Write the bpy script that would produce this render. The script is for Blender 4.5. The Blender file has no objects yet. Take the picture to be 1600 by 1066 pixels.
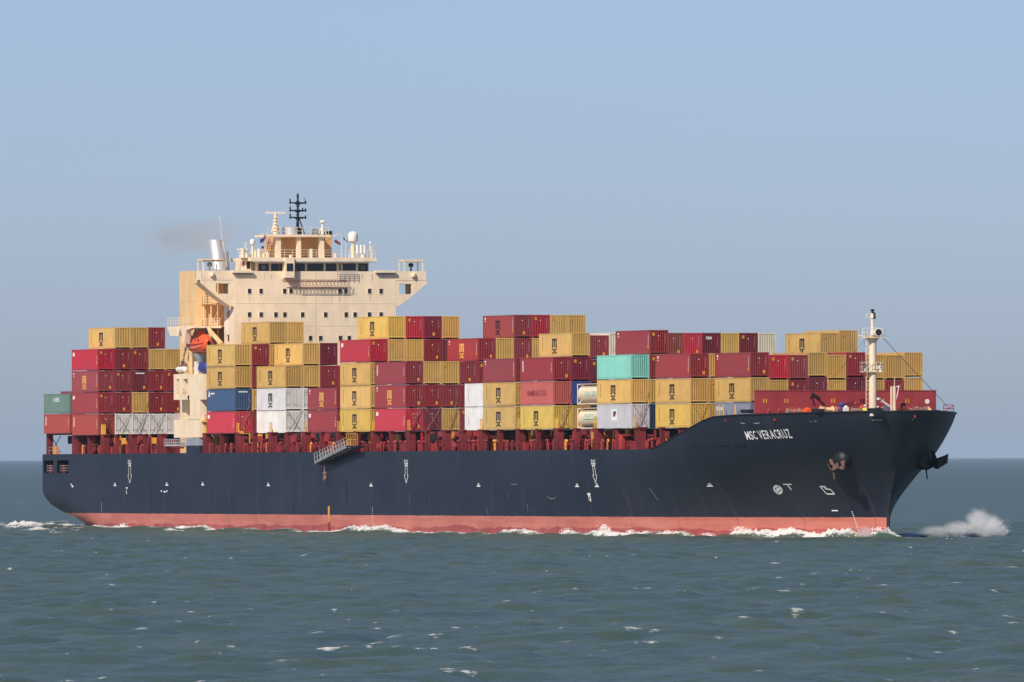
import bpy, bmesh, math, random
import numpy as np
from mathutils import Vector, Matrix

C = bpy.context.scene.collection
SC = bpy.context.scene
R = math.radians
rng = random.Random(7)

# ------------------------------------------------------------------ camera
FPX, DIST, AZ, PX0, PY0, ROLL = 18687.5, 1546.38, 0.334035138, 661.094, 715.2, 0.0025
HC = 9.9                                      # height of the lens above the sea
CX, CY = 90 + DIST*math.cos(AZ), -DIST*math.sin(AZ)
cam = bpy.data.cameras.new('camera'); camo = bpy.data.objects.new('camera', cam); C.objects.link(camo)
cam.sensor_width = 36; cam.lens = FPX/1600*36
cam.shift_x = (800-PX0)/1600; cam.shift_y = (PY0-533)/1600
cam.clip_start = 5; cam.clip_end = 300000
camo.location = (CX, CY, HC)
fwd = Vector((-math.cos(AZ), math.sin(AZ), 0)); rt = Vector((math.sin(AZ), math.cos(AZ), 0))
m3 = Matrix((rt, Vector((0, 0, 1)), -fwd)).transposed()
camo.matrix_world = Matrix.Translation(camo.location) @ m3.to_4x4() @ Matrix.Rotation(-ROLL, 4, 'Z')
SC.camera = camo

# ------------------------------------------------------------------ sky, sun, exposure
SUN_AZ, SUN_EL = R(39), R(40)                 # azimuth from the starboard beam towards the bow
sdir = Vector((math.sin(SUN_AZ)*math.cos(SUN_EL), -math.cos(SUN_AZ)*math.cos(SUN_EL), math.sin(SUN_EL)))
W = bpy.data.worlds.new('World'); SC.world = W; W.use_nodes = True
nt = W.node_tree
sky = nt.nodes.new('ShaderNodeTexSky'); sky.sky_type = 'NISHITA'; sky.sun_disc = False
sky.sun_elevation = SUN_EL; sky.sun_rotation = math.atan2(sdir.x, sdir.y)
sky.altitude = 0; sky.air_density = 0.6; sky.dust_density = 0.7; sky.ozone_density = 5.0
bg = nt.nodes['Background']; bg.inputs[1].default_value = 0.105
tint = nt.nodes.new('ShaderNodeMix'); tint.data_type = 'RGBA'; tint.blend_type = 'MULTIPLY'; tint.inputs[0].default_value = 1
tint.inputs[7].default_value = (1.035, 0.95, 1.015, 1)
nt.links.new(sky.outputs[0], tint.inputs[6]); nt.links.new(tint.outputs[2], bg.inputs[0])
sun = bpy.data.lights.new('sun', 'SUN'); sun.energy = 4.8; sun.angle = R(0.5); sun.color = (1, 0.9, 0.76)
suno = bpy.data.objects.new('sun', sun); C.objects.link(suno)
suno.rotation_euler = sdir.to_track_quat('Z', 'Y').to_euler(); suno.location = (100, -300, 300)
SC.cycles.volume_bounces = 8; SC.cycles.max_bounces = 12
SC.view_settings.view_transform = 'Standard'; SC.view_settings.look = 'None'
SC.view_settings.exposure = 0; SC.view_settings.gamma = 1

# ------------------------------------------------------------------ turning a pixel of the photograph into a point on a known plane
def trim(X): return 0.0014*(X-90)             # the ship sits slightly down by the stern
def proj(X, Y):
    dx, dy = X-CX, Y-CY
    z = -dx*math.cos(AZ)+dy*math.sin(AZ); x = dx*math.sin(AZ)+dy*math.cos(AZ)
    return PX0+FPX*x/z, FPX/z
def bis(fn, t):
    lo, hi = -400.0, 500.0
    for _ in range(50):
        m = (lo+hi)/2
        if fn(m) < t: lo = m
        else: hi = m
    return (lo+hi)/2
def XA(px, Y): return bis(lambda v: proj(v, Y)[0], px)
def YA(px, X): return bis(lambda v: proj(X, v)[0], px)
def ZA(py, X, Y):
    p, s = proj(X, Y)
    return HC-(py-(PY0-ROLL*(p-PX0)))/s-trim(X)

# ------------------------------------------------------------------ materials
def newmat(name):
    m = bpy.data.materials.new(name); m.use_nodes = True
    return m, m.node_tree, m.node_tree.nodes['Principled BSDF']
def noise(t, scale, detail=4, vec=None, rough=0.55):
    n = t.nodes.new('ShaderNodeTexNoise'); n.inputs['Scale'].default_value = scale
    n.inputs['Detail'].default_value = detail; n.inputs['Roughness'].default_value = rough
    if vec: t.links.new(vec, n.inputs['Vector'])
    return n.outputs['Fac']
def mapping(t, scale):
    tc = t.nodes.new('ShaderNodeTexCoord'); mp = t.nodes.new('ShaderNodeMapping')
    mp.inputs['Scale'].default_value = scale; t.links.new(tc.outputs['Object'], mp.inputs['Vector'])
    return mp.outputs['Vector']
def ramp(t, fac, a, b):
    n = t.nodes.new('ShaderNodeMapRange'); n.inputs['From Min'].default_value = a; n.inputs['From Max'].default_value = b
    t.links.new(fac, n.inputs['Value']); return n.outputs['Result']
def mixc(t, fac, a, b, blend='MIX'):
    n = t.nodes.new('ShaderNodeMix'); n.data_type = 'RGBA'; n.blend_type = blend
    for s, v in ((n.inputs[0], fac), (n.inputs[6], a), (n.inputs[7], b)):
        if hasattr(v, 'links'): t.links.new(v, s)
        elif isinstance(v, tuple): s.default_value = v+(1,) if len(v) == 3 else v
        else: s.default_value = v
    return n.outputs[2]
def mathn(t, op, a, b):
    n = t.nodes.new('ShaderNodeMath'); n.operation = op
    for s, v in zip(n.inputs, (a, b)):
        if hasattr(v, 'links'): t.links.new(v, s)
        else: s.default_value = v
    return n.outputs[0]
def paint(name, col, rough=0.5, wear=0.18, streak=0.0, rust=(0.22, 0.09, 0.03), metal=0.0, spec=0.35):
    m, t, b = newmat(name)
    v = mapping(t, (0.6, 0.6, 0.35))
    dark = tuple(c*(1-wear*1.6) for c in col); lite = tuple(min(1, c*(1+wear*0.5)) for c in col)
    c = mixc(t, ramp(t, noise(t, 1.0, 6, v), 0.3, 0.7), dark, lite)
    if streak:
        v2 = mapping(t, (1.5, 1.5, 0.12))
        c = mixc(t, mathn(t, 'MULTIPLY', ramp(t, noise(t, 1.2, 5, v2, 0.7), 0.56, 0.78), streak), c, rust)
    t.links.new(c, b.inputs['Base Color']); b.inputs['Roughness'].default_value = rough
    b.inputs['Metallic'].default_value = metal; b.inputs['Specular IOR Level'].default_value = spec
    return m

M = {}
M['cream'] = paint('cream paint', (0.86, 0.70, 0.50), 0.5, 0.08, 0.35, (0.42, 0.22, 0.10))
M['buff'] = paint('buff paint', (0.80, 0.53, 0.26), 0.5, 0.08, 0.3, (0.38, 0.2, 0.08))
M['deckred'] = paint('oxide red deck paint', (0.20, 0.026, 0.030), 0.6, 0.3, 0.3, (0.10, 0.03, 0.02))
M['brightdeckred'] = paint('fresh red deck paint', (0.36, 0.032, 0.030), 0.5, 0.25)
M['wallred'] = paint('breakwater red paint', (0.34, 0.045, 0.05), 0.55, 0.16, 0.25, (0.14, 0.03, 0.03))
M['shade'] = paint('dark steel', (0.02, 0.02, 0.022), 0.7, 0.2)  # near-black steel tone, also put inside openings in place of shade
M['white'] = paint('white paint', (0.78, 0.75, 0.70), 0.45, 0.08, 0.2)
M['signwhite'] = paint('white lettering paint', (0.82, 0.82, 0.80), 0.6, 0.06)
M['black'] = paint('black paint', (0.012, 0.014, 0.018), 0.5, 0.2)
M['glass'] = paint('dark window glass', (0.012, 0.016, 0.022), 0.12, 0.1, spec=0.6)
M['steel'] = paint('bare stainless steel', (0.72, 0.71, 0.70), 0.38, 0.08, metal=0.55)
M['funnel'] = paint('funnel buff orange paint', (0.74, 0.42, 0.18), 0.5, 0.12, 0.3, (0.38, 0.2, 0.08))
M['galv'] = paint('galvanised steel', (0.42, 0.42, 0.42), 0.5, 0.15)
M['yellow'] = paint('safety yellow paint', (0.72, 0.40, 0.05), 0.5, 0.2)
M['orange'] = paint('orange glassfibre', (0.72, 0.10, 0.035), 0.35, 0.1)
M['lampyellow'] = paint('orange yellow paint', (0.75, 0.33, 0.05), 0.5, 0.2)
M['blue'] = paint('blue tarpaulin', (0.03, 0.06, 0.28), 0.6, 0.25)
M['ladder'] = paint('weathered ladder aluminium', (0.24, 0.24, 0.25), 0.55, 0.25)
M['housestain'] = paint('rust stain on cream paint', (0.60, 0.40, 0.24), 0.6, 0.2)
M['rustrun'] = paint('rust run on hull paint', (0.075, 0.045, 0.032), 0.7, 0.3)
M['anchor'] = paint('rusty anchor steel', (0.24, 0.13, 0.105), 0.8, 0.4)
M['rust'] = paint('rusty steel', (0.36, 0.20, 0.16), 0.8, 0.4)
M['greysteel'] = paint('grey blue steel paint', (0.30, 0.33, 0.38), 0.5, 0.12)
M['mast'] = paint('cream mast paint', (0.78, 0.66, 0.48), 0.5, 0.08, 0.5, (0.5, 0.24, 0.1))
M['navylogo'] = paint('navy lettering paint', (0.015, 0.016, 0.03), 0.6, 0.15)
M['yellowlogo'] = paint('yellow lettering paint', (0.80, 0.45, 0.10), 0.6, 0.12)
M['green'] = paint('green lettering paint', (0.08, 0.42, 0.28), 0.6, 0.1)
M['faded'] = paint('faded purple lettering', (0.36, 0.07, 0.09), 0.7, 0.15)
M['skin'] = paint('skin', (0.5, 0.28, 0.19), 0.6, 0.05)
M['hivis'] = paint('high visibility jacket', (0.62, 0.72, 0.06), 0.7, 0.1)
M['navy'] = paint('navy overalls', (0.03, 0.04, 0.09), 0.8, 0.2)
M['flagred'] = paint('maroon flag cloth', (0.22, 0.02, 0.05), 0.8, 0.1)
M['flaggreen'] = paint('green flag cloth', (0.02, 0.10, 0.05), 0.8, 0.1)
M['flagblue'] = paint('blue and red flag cloth', (0.10, 0.05, 0.22), 0.8, 0.1)
M['reefer'] = paint('reefer front panel', (0.62, 0.61, 0.58), 0.5, 0.15, 0.25, (0.2, 0.17, 0.14))
M['tank'] = paint('cream tank cladding', (0.80, 0.70, 0.54), 0.35, 0.06, 0.15)

# hull paint: navy topsides, pink boot topping with a ragged edge, wet red below, streaks and welded seams
m, t, b = newmat('hull paint')
tc = t.nodes.new('ShaderNodeTexCoord'); sep = t.nodes.new('ShaderNodeSeparateXYZ'); t.links.new(tc.outputs['Object'], sep.inputs[0])
def hmap(s):
    mp = t.nodes.new('ShaderNodeMapping'); mp.inputs['Scale'].default_value = s; t.links.new(tc.outputs['Object'], mp.inputs['Vector']); return mp.outputs['Vector']
pan = noise(t, 1, 4, hmap((0.05, 0.0, 0.10)), 0.6); st = noise(t, 1, 6, hmap((0.55, 0.0, 0.055)), 0.65); fine = noise(t, 1, 5, hmap((0.4, 0.4, 0.5)), 0.6)
navy = mixc(t, ramp(t, pan, 0.34, 0.66), (0.010, 0.014, 0.028), (0.019, 0.024, 0.040))
navy = mixc(t, mathn(t, 'MULTIPLY', ramp(t, st, 0.56, 0.76), 0.34), navy, (0.06, 0.063, 0.072))
navy = mixc(t, mathn(t, 'MULTIPLY', ramp(t, fine, 0.55, 0.8), 0.18), navy, (0.012, 0.012, 0.018))
wv = t.nodes.new('ShaderNodeTexWave'); wv.wave_profile = 'SAW'; wv.inputs['Scale'].default_value = 0.314*0.085; wv.bands_direction = 'X'; wv.inputs['Distortion'].default_value = 0
t.links.new(hmap((1, 0, 0)), wv.inputs['Vector'])
seam = mathn(t, 'GREATER_THAN', wv.outputs['Fac'], 0.988)
navy = mixc(t, mathn(t, 'MULTIPLY', ramp(t, noise(t, 1, 2, hmap((.02, 0, 0)), .5), .45, .55), mathn(t, 'MULTIPLY', mathn(t, 'LESS_THAN', mathn(t, 'ABSOLUTE', mathn(t, 'SUBTRACT', sep.outputs['Z'], 8.55), 0), .045), .5)), navy, (0.006, 0.007, 0.010))
seamlow = ramp(t, sep.outputs['Z'], 8.2, 5.5)
navy = mixc(t, mathn(t, 'MULTIPLY', mathn(t, 'MULTIPLY', seam, 0.3), seamlow), navy, (0.16, 0.09, 0.05))
edge = mathn(t, 'ADD', mathn(t, 'MULTIPLY', mathn(t, 'SUBTRACT', noise(t, 1, 5, hmap((0.9, 0, 0.2)), 0.7), 0.5), 0.22), sep.outputs['Z'])
pink = mixc(t, ramp(t, noise(t, 1, 6, hmap((0.12, 0, 0.5)), 0.6), 0.3, 0.7), (0.42, 0.115, 0.085), (0.58, 0.19, 0.14))
pink = mixc(t, mathn(t, 'MULTIPLY', ramp(t, noise(t, 1, 6, hmap((0.8, 0, 0.12)), 0.7), 0.52, 0.75), 0.45), pink, (0.30, 0.10, 0.085))
pink = mixc(t, mathn(t, 'MULTIPLY', ramp(t, noise(t, 1, 5, hmap((0.05, 0, 0.9)), 0.6), 0.5, 0.7), 0.4), pink, (0.62, 0.27, 0.21))
pink = mixc(t, mathn(t, 'MULTIPLY', ramp(t, noise(t, 1, 5, hmap((0.5, 0, 1.5)), 0.7), 0.66, 0.72), 0.5), pink, (0.16, 0.05, 0.045))
wet = mixc(t, ramp(t, fine, 0.3, 0.7), (0.28, 0.05, 0.045), (0.40, 0.09, 0.08))
wedge = mathn(t, 'ADD', mathn(t, 'MULTIPLY', mathn(t, 'SUBTRACT', noise(t, 1, 4, hmap((0.10, 0, 0.05)), 0.6), 0.5), 2.0), sep.outputs['Z'])
low = mixc(t, ramp(t, wedge, 1.02, 0.94), pink, wet)
low = mixc(t, mathn(t, 'MULTIPLY', seam, 0.5), low, (0.16, 0.05, 0.04))
c = mixc(t, mathn(t, 'GREATER_THAN', edge, 2.42), low, navy)
t.links.new(c, b.inputs['Base Color']); b.inputs['Roughness'].default_value = 0.46; b.inputs['Specular IOR Level'].default_value = 0.5
bp = t.nodes.new('ShaderNodeBump'); bp.inputs['Strength'].default_value = 0.2; bp.inputs['Distance'].default_value = 0.05
t.links.new(noise(t, 1, 3, hmap((0.35, 0.0, 0.4)), 0.5), bp.inputs['Height']); t.links.new(bp.outputs[0], b.inputs['Normal'])
M['hull'] = m

# container paint: the object's own colour with dirt and vertical wear
def boxpaint(name, rough):
    m, t, b = newmat(name)
    oi = t.nodes.new('ShaderNodeObjectInfo')
    add = t.nodes.new('ShaderNodeVectorMath'); add.operation = 'ADD'
    tc = t.nodes.new('ShaderNodeTexCoord'); t.links.new(tc.outputs['Object'], add.inputs[0]); 
    sc = t.nodes.new('ShaderNodeVectorMath'); sc.operation = 'SCALE'; sc.inputs[3].default_value = 90
    cmb = t.nodes.new('ShaderNodeCombineXYZ')
    for i in range(3): t.links.new(oi.outputs['Random'], cmb.inputs[i])
    t.links.new(cmb.outputs[0], sc.inputs[0]); t.links.new(sc.outputs[0], add.inputs[1])
    def mp(s):
        n = t.nodes.new('ShaderNodeMapping'); n.inputs['Scale'].default_value = s; t.links.new(add.outputs[0], n.inputs['Vector']); return n.outputs['Vector']
    c = mixc(t, mathn(t, 'MULTIPLY', ramp(t, noise(t, 1, 5, mp((0.5, 0.5, 0.5))), 0.35, 0.75), 0.24), oi.outputs['Color'], (0.10, 0.07, 0.06))
    c = mixc(t, mathn(t, 'MULTIPLY', ramp(t, noise(t, 1, 6, mp((1.8, 1.8, 0.16)), 0.7), 0.56, 0.8), 0.4), c, (0.17, 0.12, 0.10))
    c = mixc(t, mathn(t, 'MULTIPLY', ramp(t, noise(t, 1, 4, mp((4, 4, 4)), 0.7), 0.68, 0.74), 0.6), c, (0.13, 0.05, 0.03))
    t.links.new(c, b.inputs['Base Color']); b.inputs['Roughness'].default_value = rough; b.inputs['Specular IOR Level'].default_value = 0.5
    return m
M['box'] = boxpaint('container paint', 0.42)

# ------------------------------------------------------------------ mesh builder
class MB:
    def __init__(s): s.v = []; s.f = []; s.m = []; s.cur = 0
    def quad(s, *p):
        n = len(s.v); s.v += [tuple(q) for q in p]; s.f.append(tuple(range(n, n+len(p)))); s.m.append(s.cur)
    def box(s, x0, x1, y0, y1, z0, z1):
        x0, x1 = min(x0, x1), max(x0, x1); y0, y1 = min(y0, y1), max(y0, y1); z0, z1 = min(z0, z1), max(z0, z1)
        n = len(s.v)
        s.v += [(x0,y0,z0),(x1,y0,z0),(x1,y1,z0),(x0,y1,z0),(x0,y0,z1),(x1,y0,z1),(x1,y1,z1),(x0,y1,z1)]
        for f in ((3,2,1,0),(4,5,6,7),(0,1,5,4),(1,2,6,5),(2,3,7,6),(3,0,4,7)): s.f.append(tuple(n+i for i in f)); s.m.append(s.cur)
        return s
    def tube(s, p0, p1, r, n=6, r1=None, cap=True):
        p0, p1 = Vector(p0), Vector(p1); d = (p1-p0)
        if d.length < 1e-6: return s
        d.normalize(); a = d.orthogonal().normalized(); b_ = d.cross(a); k = len(s.v); r1 = r if r1 is None else r1
        for p, q in ((p0, r), (p1, r1)):
            for i in range(n):
                t_ = 2*math.pi*i/n; s.v.append(tuple(p+a*q*math.cos(t_)+b_*q*math.sin(t_)))
        for i in range(n): s.f.append((k+i, k+(i+1) % n, k+n+(i+1) % n, k+n+i)); s.m.append(s.cur)
        if cap: s.f.append(tuple(k+i for i in range(n))[::-1]); s.f.append(tuple(k+n+i for i in range(n))); s.m += [s.cur]*2
        return s
    def path(s, pts, r, n=5):
        for a, b_ in zip(pts, pts[1:]): s.tube(a, b_, r, n)
        return s
    def lathe(s, c, prof, n=16, axis='Z'):       # prof: (radius, height) up the axis
        k = len(s.v)
        for r, h in prof:
            for i in range(n):
                a = 2*math.pi*i/n; u, w = r*math.cos(a), r*math.sin(a)
                s.v.append((c[0]+u, c[1]+w, c[2]+h) if axis == 'Z' else ((c[0]+h, c[1]+u, c[2]+w) if axis == 'X' else (c[0]+w, c[1]+h, c[2]+u)))
        for j in range(len(prof)-1):
            for i in range(n): s.f.append((k+j*n+i, k+j*n+(i+1) % n, k+(j+1)*n+(i+1) % n, k+(j+1)*n+i)); s.m.append(s.cur)
        s.f.append(tuple(k+i for i in range(n))[::-1]); s.f.append(tuple(k+(len(prof)-1)*n+i for i in range(n))); s.m += [s.cur]*2
        return s
    def prism(s, poly, d):                       # 3D outline pushed along vector d
        n = len(poly); k = len(s.v); d = Vector(d)
        s.v += [tuple(p) for p in poly]+[tuple(Vector(p)+d) for p in poly]
        s.f.append(tuple(range(k, k+n))); s.f.append(tuple(range(k+2*n-1, k+n-1, -1))); s.m += [s.cur]*2
        for i in range(n): s.f.append((k+i, k+n+i, k+n+(i+1) % n, k+(i+1) % n)); s.m.append(s.cur)
        return s
    def mesh(s, name, mats, smooth=False):
        me = bpy.data.meshes.new(name); me.from_pydata(s.v, [], s.f)
        for q in (mats if isinstance(mats, (list, tuple)) else [mats]): me.materials.append(q)
        me.polygons.foreach_set('material_index', s.m)
        bm = bmesh.new(); bm.from_mesh(me); bmesh.ops.recalc_face_normals(bm, faces=bm.faces); bm.to_mesh(me); bm.free()
        if smooth:
            me.polygons.foreach_set('use_smooth', [True]*len(me.polygons))
            try: me.set_sharp_from_angle(angle=R(40))
            except Exception: pass
        me.update(); return me
    def build(s, name, mats, parent=None, smooth=False):
        return link(name, s.mesh(name, mats, smooth), parent)
def link(name, me, parent=None):
    o = bpy.data.objects.new(name, me); C.objects.link(o)
    if parent is not None:
        o.parent = parent
        if parent is SHIP: o.location = -SHIP_O
    return o
def tag(o, label=None, cat=None, group=None, kind=None):
    if label: o['label'] = label
    if cat: o['category'] = cat
    if group: o['group'] = group
    if kind: o['kind'] = kind
    return o
def empty(name, loc, roty=0.0):
    o = bpy.data.objects.new(name, None); C.objects.link(o); o.location = loc; o.rotation_euler = (0, roty, 0); o.empty_display_size = 0.5
    return o
YC = 16.1
SHIP_O = Vector((90, YC, 0))
SHIP = empty('container_ship', SHIP_O, -0.0014)
tag(SHIP, 'dark blue container ship with red boot topping and cream superstructure under way', 'ship')
def part(mb, name, mats, parent=None, smooth=False): return mb.build(name, mats, parent or SHIP, smooth)

_txt = {}
def text_geo(s, bold=0.0):                       # filled letters as 2D verts and faces, cap height 1
    if (s, bold) in _txt: return _txt[(s, bold)]
    cu = bpy.data.curves.new('lettering', 'FONT'); cu.body = s; cu.offset = bold; cu.resolution_u = 3
    o = bpy.data.objects.new('lettering', cu); C.objects.link(o)
    me = bpy.data.meshes.new_from_object(o.evaluated_get(bpy.context.evaluated_depsgraph_get()))
    v = np.array([q.co[:2] for q in me.vertices]); f = [tuple(p.vertices) for p in me.polygons]
    bpy.data.objects.remove(o); bpy.data.curves.remove(cu); bpy.data.meshes.remove(me)
    v -= v.min(0); v /= v.max(0)                  # unit square, scaled by the caller
    _txt[(s, bold)] = (v, f); return v, f
def add_text(mb, s, fn, bold=0.0):               # fn maps (u, v) in the unit square to a point
    v, f = text_geo(s, bold); k = len(mb.v)
    mb.v += [tuple(fn(a, b_)) for a, b_ in v]; mb.f += [tuple(k+i for i in q) for q in f]; mb.m += [mb.cur]*len(f)

# ------------------------------------------------------------------ the hull
B0, PW = 16.7, 4.0
ZL = [-3, 0, 3.0, 5.2, 8.1, 10.6, 15.2]
RL = [.01, .01, .01, .125, .745, 2.07, 3.865]; ML = [.34, .36, .36, .34, .29, .22, .12]; SL = [212.5, 213.6, 213.6, 214.4, 216.3, 218.3, 222.0]
AL = [(-3, -38), (-2, -41), (.2, -52), (.75, -58), (1.84, -64), (2.4, -67.5), (3.6, -72.5), (4.7, -74.8), (5.6, -75.7), (16, -75.7)]
_zg = np.linspace(-6, 20, 1041); _kn = np.exp(-((np.arange(-120, 121)*.025)/1.1)**2/2); _kn /= _kn.sum()
def _sm(ys): return np.convolve(np.pad(np.interp(_zg, ZL, ys), 120, mode='edge'), _kn, 'valid')
_S, _R, _M = _sm(SL), _sm(RL), _sm(ML)
def xstem(z): return float(np.interp(z, _zg, _S))
def xaft(z): return float(np.interp(z, [a for a, _ in AL], [b_ for _, b_ in AL]))
def half(X, z):
    tt = max(xstem(z)-X, 0)
    x = math.sqrt(2*float(np.interp(z, _zg, _R))*tt)+float(np.interp(z, _zg, _M))*tt
    if x < 1e-3: return 0.0
    h = (x**-PW+B0**-PW)**(-1/PW)
    if X < -20:                                   # stern: finer towards the transom
        q = (-20-X)/56; h -= 0.75*q*q
        d = X-xaft(z)
        if z < 5.6: h -= 1.5*min(1, (5.6-z)/4)**2*math.exp(-max(d, 0)/5)
    return h
def hullY(X, z, off=0.03): return YC-half(X, z)-off
ZD = 10.75
def on_hull(px, py, off=0.05):                   # the point of the starboard side seen at a pixel
    X = XA(px, 0.0); z = 6
    for _ in range(40):
        z = min(max(ZA(py, X, hullY(X, z)), -2.5), 15.1)
        X = 0.5*X+0.5*XA(px, hullY(X, z, off))
    return Vector((X, hullY(X, z, off), z))
_r = [on_hull(*q, 0) for q in ((1027, 702.5), (1042, 696), (1055, 687), (1077.6, 672.6), (1100, 659), (1108, 655), (1117, 651.6), (1150, 649))]
RX = [q.x for q in _r]+[223]; RZ = [ZD]+[min(q.z, 15.0) for q in _r[1:]]+[15.15]
def ztop(X): return float(np.interp(X, RX, RZ))
oA = [on_hull(68.5, 730).x, on_hull(83, 730).x, on_hull(89, 730).x, on_hull(106.5, 730).x]
zo = (ZA(739.5, -70, 0.2), ZA(719.5, -70, 0.2))
xs = sorted(set([-75.7, -75.4, -75, -74.5, -73.5, -60, -55, -50, -45, -40, -30, -20, -8]+oA+[-66.5, -64, -62]+list(np.arange(5, 120, 12.0))+[RX[0]]+list(np.arange(120, 222.01, 1.5))+[222.0, 221.6, 221, 219.7]))
zs = sorted(set([-3, -1.5, 0, 0.4, 0.75, 1.3, 1.84, 2.4, 3.0, 3.6, 4.2, 4.7, 5.2, 5.6, 9.0, 10.0]+list(np.arange(6, 10.7, 0.55))+list(zo)+[ZD]))
zs = [z for i, z in enumerate(zs) if i == 0 or z-zs[i-1] > 0.05 or z in zo]
def stretch(X, z): return max(X, xaft(z)) if X < 120 else 120+(X-120)*(xstem(z)-120)/(222-120)
rowsz = list(zs); NB = 6
v = []; f = []; idx = {}
for j in range(len(rowsz)+NB):
    for i, X in enumerate(xs):
        if j < len(rowsz): z = rowsz[j]
        else:
            z = ZD+(ztop(X)-ZD)*(j-len(rowsz)+1)/NB
        Xs_ = stretch(X, z); h = half(Xs_, z)
        for s in (-1, 1):
            idx[(i, j, s)] = len(v); v.append((Xs_, YC+s*h, z))
for j in range(len(rowsz)+NB-1):
    for i in range(len(xs)-1):
        if j >= len(rowsz)-1 and ztop(xs[i+1]) <= ZD+1e-4: continue
        for s in (-1, 1):
            if j < len(rowsz)-1 and rowsz[j] >= zo[0]-1e-3 and rowsz[j+1] <= zo[1]+1e-3 and (oA[0]-1e-3 <= xs[i] and xs[i+1] <= oA[1]+1e-3 or oA[2]-1e-3 <= xs[i] and xs[i+1] <= oA[3]+1e-3): continue
            q = (idx[(i, j, s)], idx[(i+1, j, s)], idx[(i+1, j+1, s)], idx[(i, j+1, s)])
            f.append(q if s < 0 else q[::-1])
for j in range(len(rowsz)-1): f.append((idx[(0, j, 1)], idx[(0, j, -1)], idx[(0, j+1, -1)], idx[(0, j+1, 1)]))
hull = MB(); hull.v = v; hull.f = f; hull.m = [0]*len(f)
me = hull.mesh('hull', M['hull']); bm = bmesh.new(); bm.from_mesh(me); bmesh.ops.remove_doubles(bm, verts=bm.verts, dist=0.004)
bmesh.ops.dissolve_degenerate(bm, edges=bm.edges, dist=0.002); bmesh.ops.recalc_face_normals(bm, faces=bm.faces); bm.to_mesh(me); bm.free()
me.polygons.foreach_set('use_smooth', [True]*len(me.polygons)); me.set_sharp_from_angle(angle=R(35))
HULL = link('hull', me, SHIP)
dk = MB()                                         # main deck and forecastle deck
dxs = [x for x in xs if x <= RX[0]+20]
for a, b_ in zip(dxs, dxs[1:]): dk.quad((a, YC-half(a, ZD)+.02, ZD-.03), (b_, YC-half(b_, ZD)+.02, ZD-.03), (b_, YC+half(b_, ZD)-.02, ZD-.03), (a, YC+half(a, ZD)-.02, ZD-.03))
dxs = [x for x in xs if RX[0]+19 <= x <= 219]
for a, b_ in zip(dxs, dxs[1:]): dk.quad((a, YC-half(a, 13.7)+.05, 13.7), (b_, YC-half(b_, 13.7)+.05, 13.7), (b_, YC+half(b_, 13.7)-.05, 13.7), (a, YC+half(a, 13.7)-.05, 13.7))
part(dk, 'deck', M['deckred'])
rail = MB()                                       # capping along the bulwark and the sheer strake
for s in (-1, 1):
    pts = [(stretch(x, ztop(x)), YC+s*half(stretch(x, ztop(x)), ztop(x)), ztop(x)) for x in xs if x >= RX[0]]
    rail.path(pts, 0.10, 6)
part(rail, 'bulwark_rail', M['black'])
for a, b_ in ((oA[0], oA[1]), (oA[2], oA[3])):    # mooring openings with the deck and gear inside
    ym = hullY((a+b_)/2, zo[0])
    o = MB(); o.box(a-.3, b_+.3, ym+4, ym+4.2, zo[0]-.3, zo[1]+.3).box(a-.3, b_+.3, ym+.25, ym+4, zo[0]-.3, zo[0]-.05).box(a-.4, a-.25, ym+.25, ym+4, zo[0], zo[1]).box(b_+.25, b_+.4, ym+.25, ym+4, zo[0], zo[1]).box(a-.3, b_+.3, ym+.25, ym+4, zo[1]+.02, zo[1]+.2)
    rec = part(o, 'mooring_opening', M['shade'])  # recess lining coloured near black, standing in for the shade inside
    g = MB(); g.tube((a+.5, ym+1, zo[0]), (a+.5, ym+1, zo[1]-.5), .35, 10).tube(((a+b_)/2+.4, ym+1.2, zo[0]), ((a+b_)/2+.4, ym+1.2, zo[1]-.7), .2, 8).tube((b_-.6, ym+1.4, zo[0]), (b_-.2, ym+1.4, zo[1]-.6), .16, 8).box(a+1, b_-.4, ym+1.8, ym+2.6, zo[0], zo[0]+1.1)
    g.build('mooring_bitts', M['deckred'], rec)
    g = MB()
    for k in (0.35, 0.7, 1.05): g.tube((a+.05, ym+.5, zo[0]+k), (b_-.05, ym+.5, zo[0]+k), .035)
    g.build('guard_rail', M['galv'], rec)
part(MB().tube((213.75, YC, -2), (213.75, YC, 3.0), .22, 8).tube((213.75, YC, 3.0), (214.6, YC, 5.2), .2, 8), 'stem_bar', M['shade'])

# writing and marks on the starboard side
pa, pb, pc = on_hull(1167, 686), on_hull(1240, 686), on_hull(1203, 671)
zA, zB = on_hull(1168, 687.5).z, on_hull(1168, 674.3).z
zC, zE = on_hull(1239, 684.5).z, on_hull(1239, 670.5).z
t_ = MB()
def fn_name(u, w):
    X = pa.x+u*(pb.x-pa.x); z = (zA+(zC-zA)*u)+w*((zB-zA)+((zE-zC)-(zB-zA))*u)
    return (X, hullY(X, z, .04), z)
cur = 0.0; slots = []
for ch in 'MSC VERACRUZ':
    w_ = {'M': 1.25, ' ': .42, 'V': 1.05, 'A': 1.05}.get(ch, .92); slots.append((ch, cur, w_)); cur += w_+(.2 if ch != ' ' else 0)
for ch, c0, w_ in slots:
    if ch != ' ': add_text(t_, ch, lambda u, w, c0=c0, w_=w_: fn_name((c0+u*w_)/(cur-.2), w), 0.012)
tag(part(t_, 'ship_name', M['signwhite']), 'white ship name on the bow')
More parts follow.
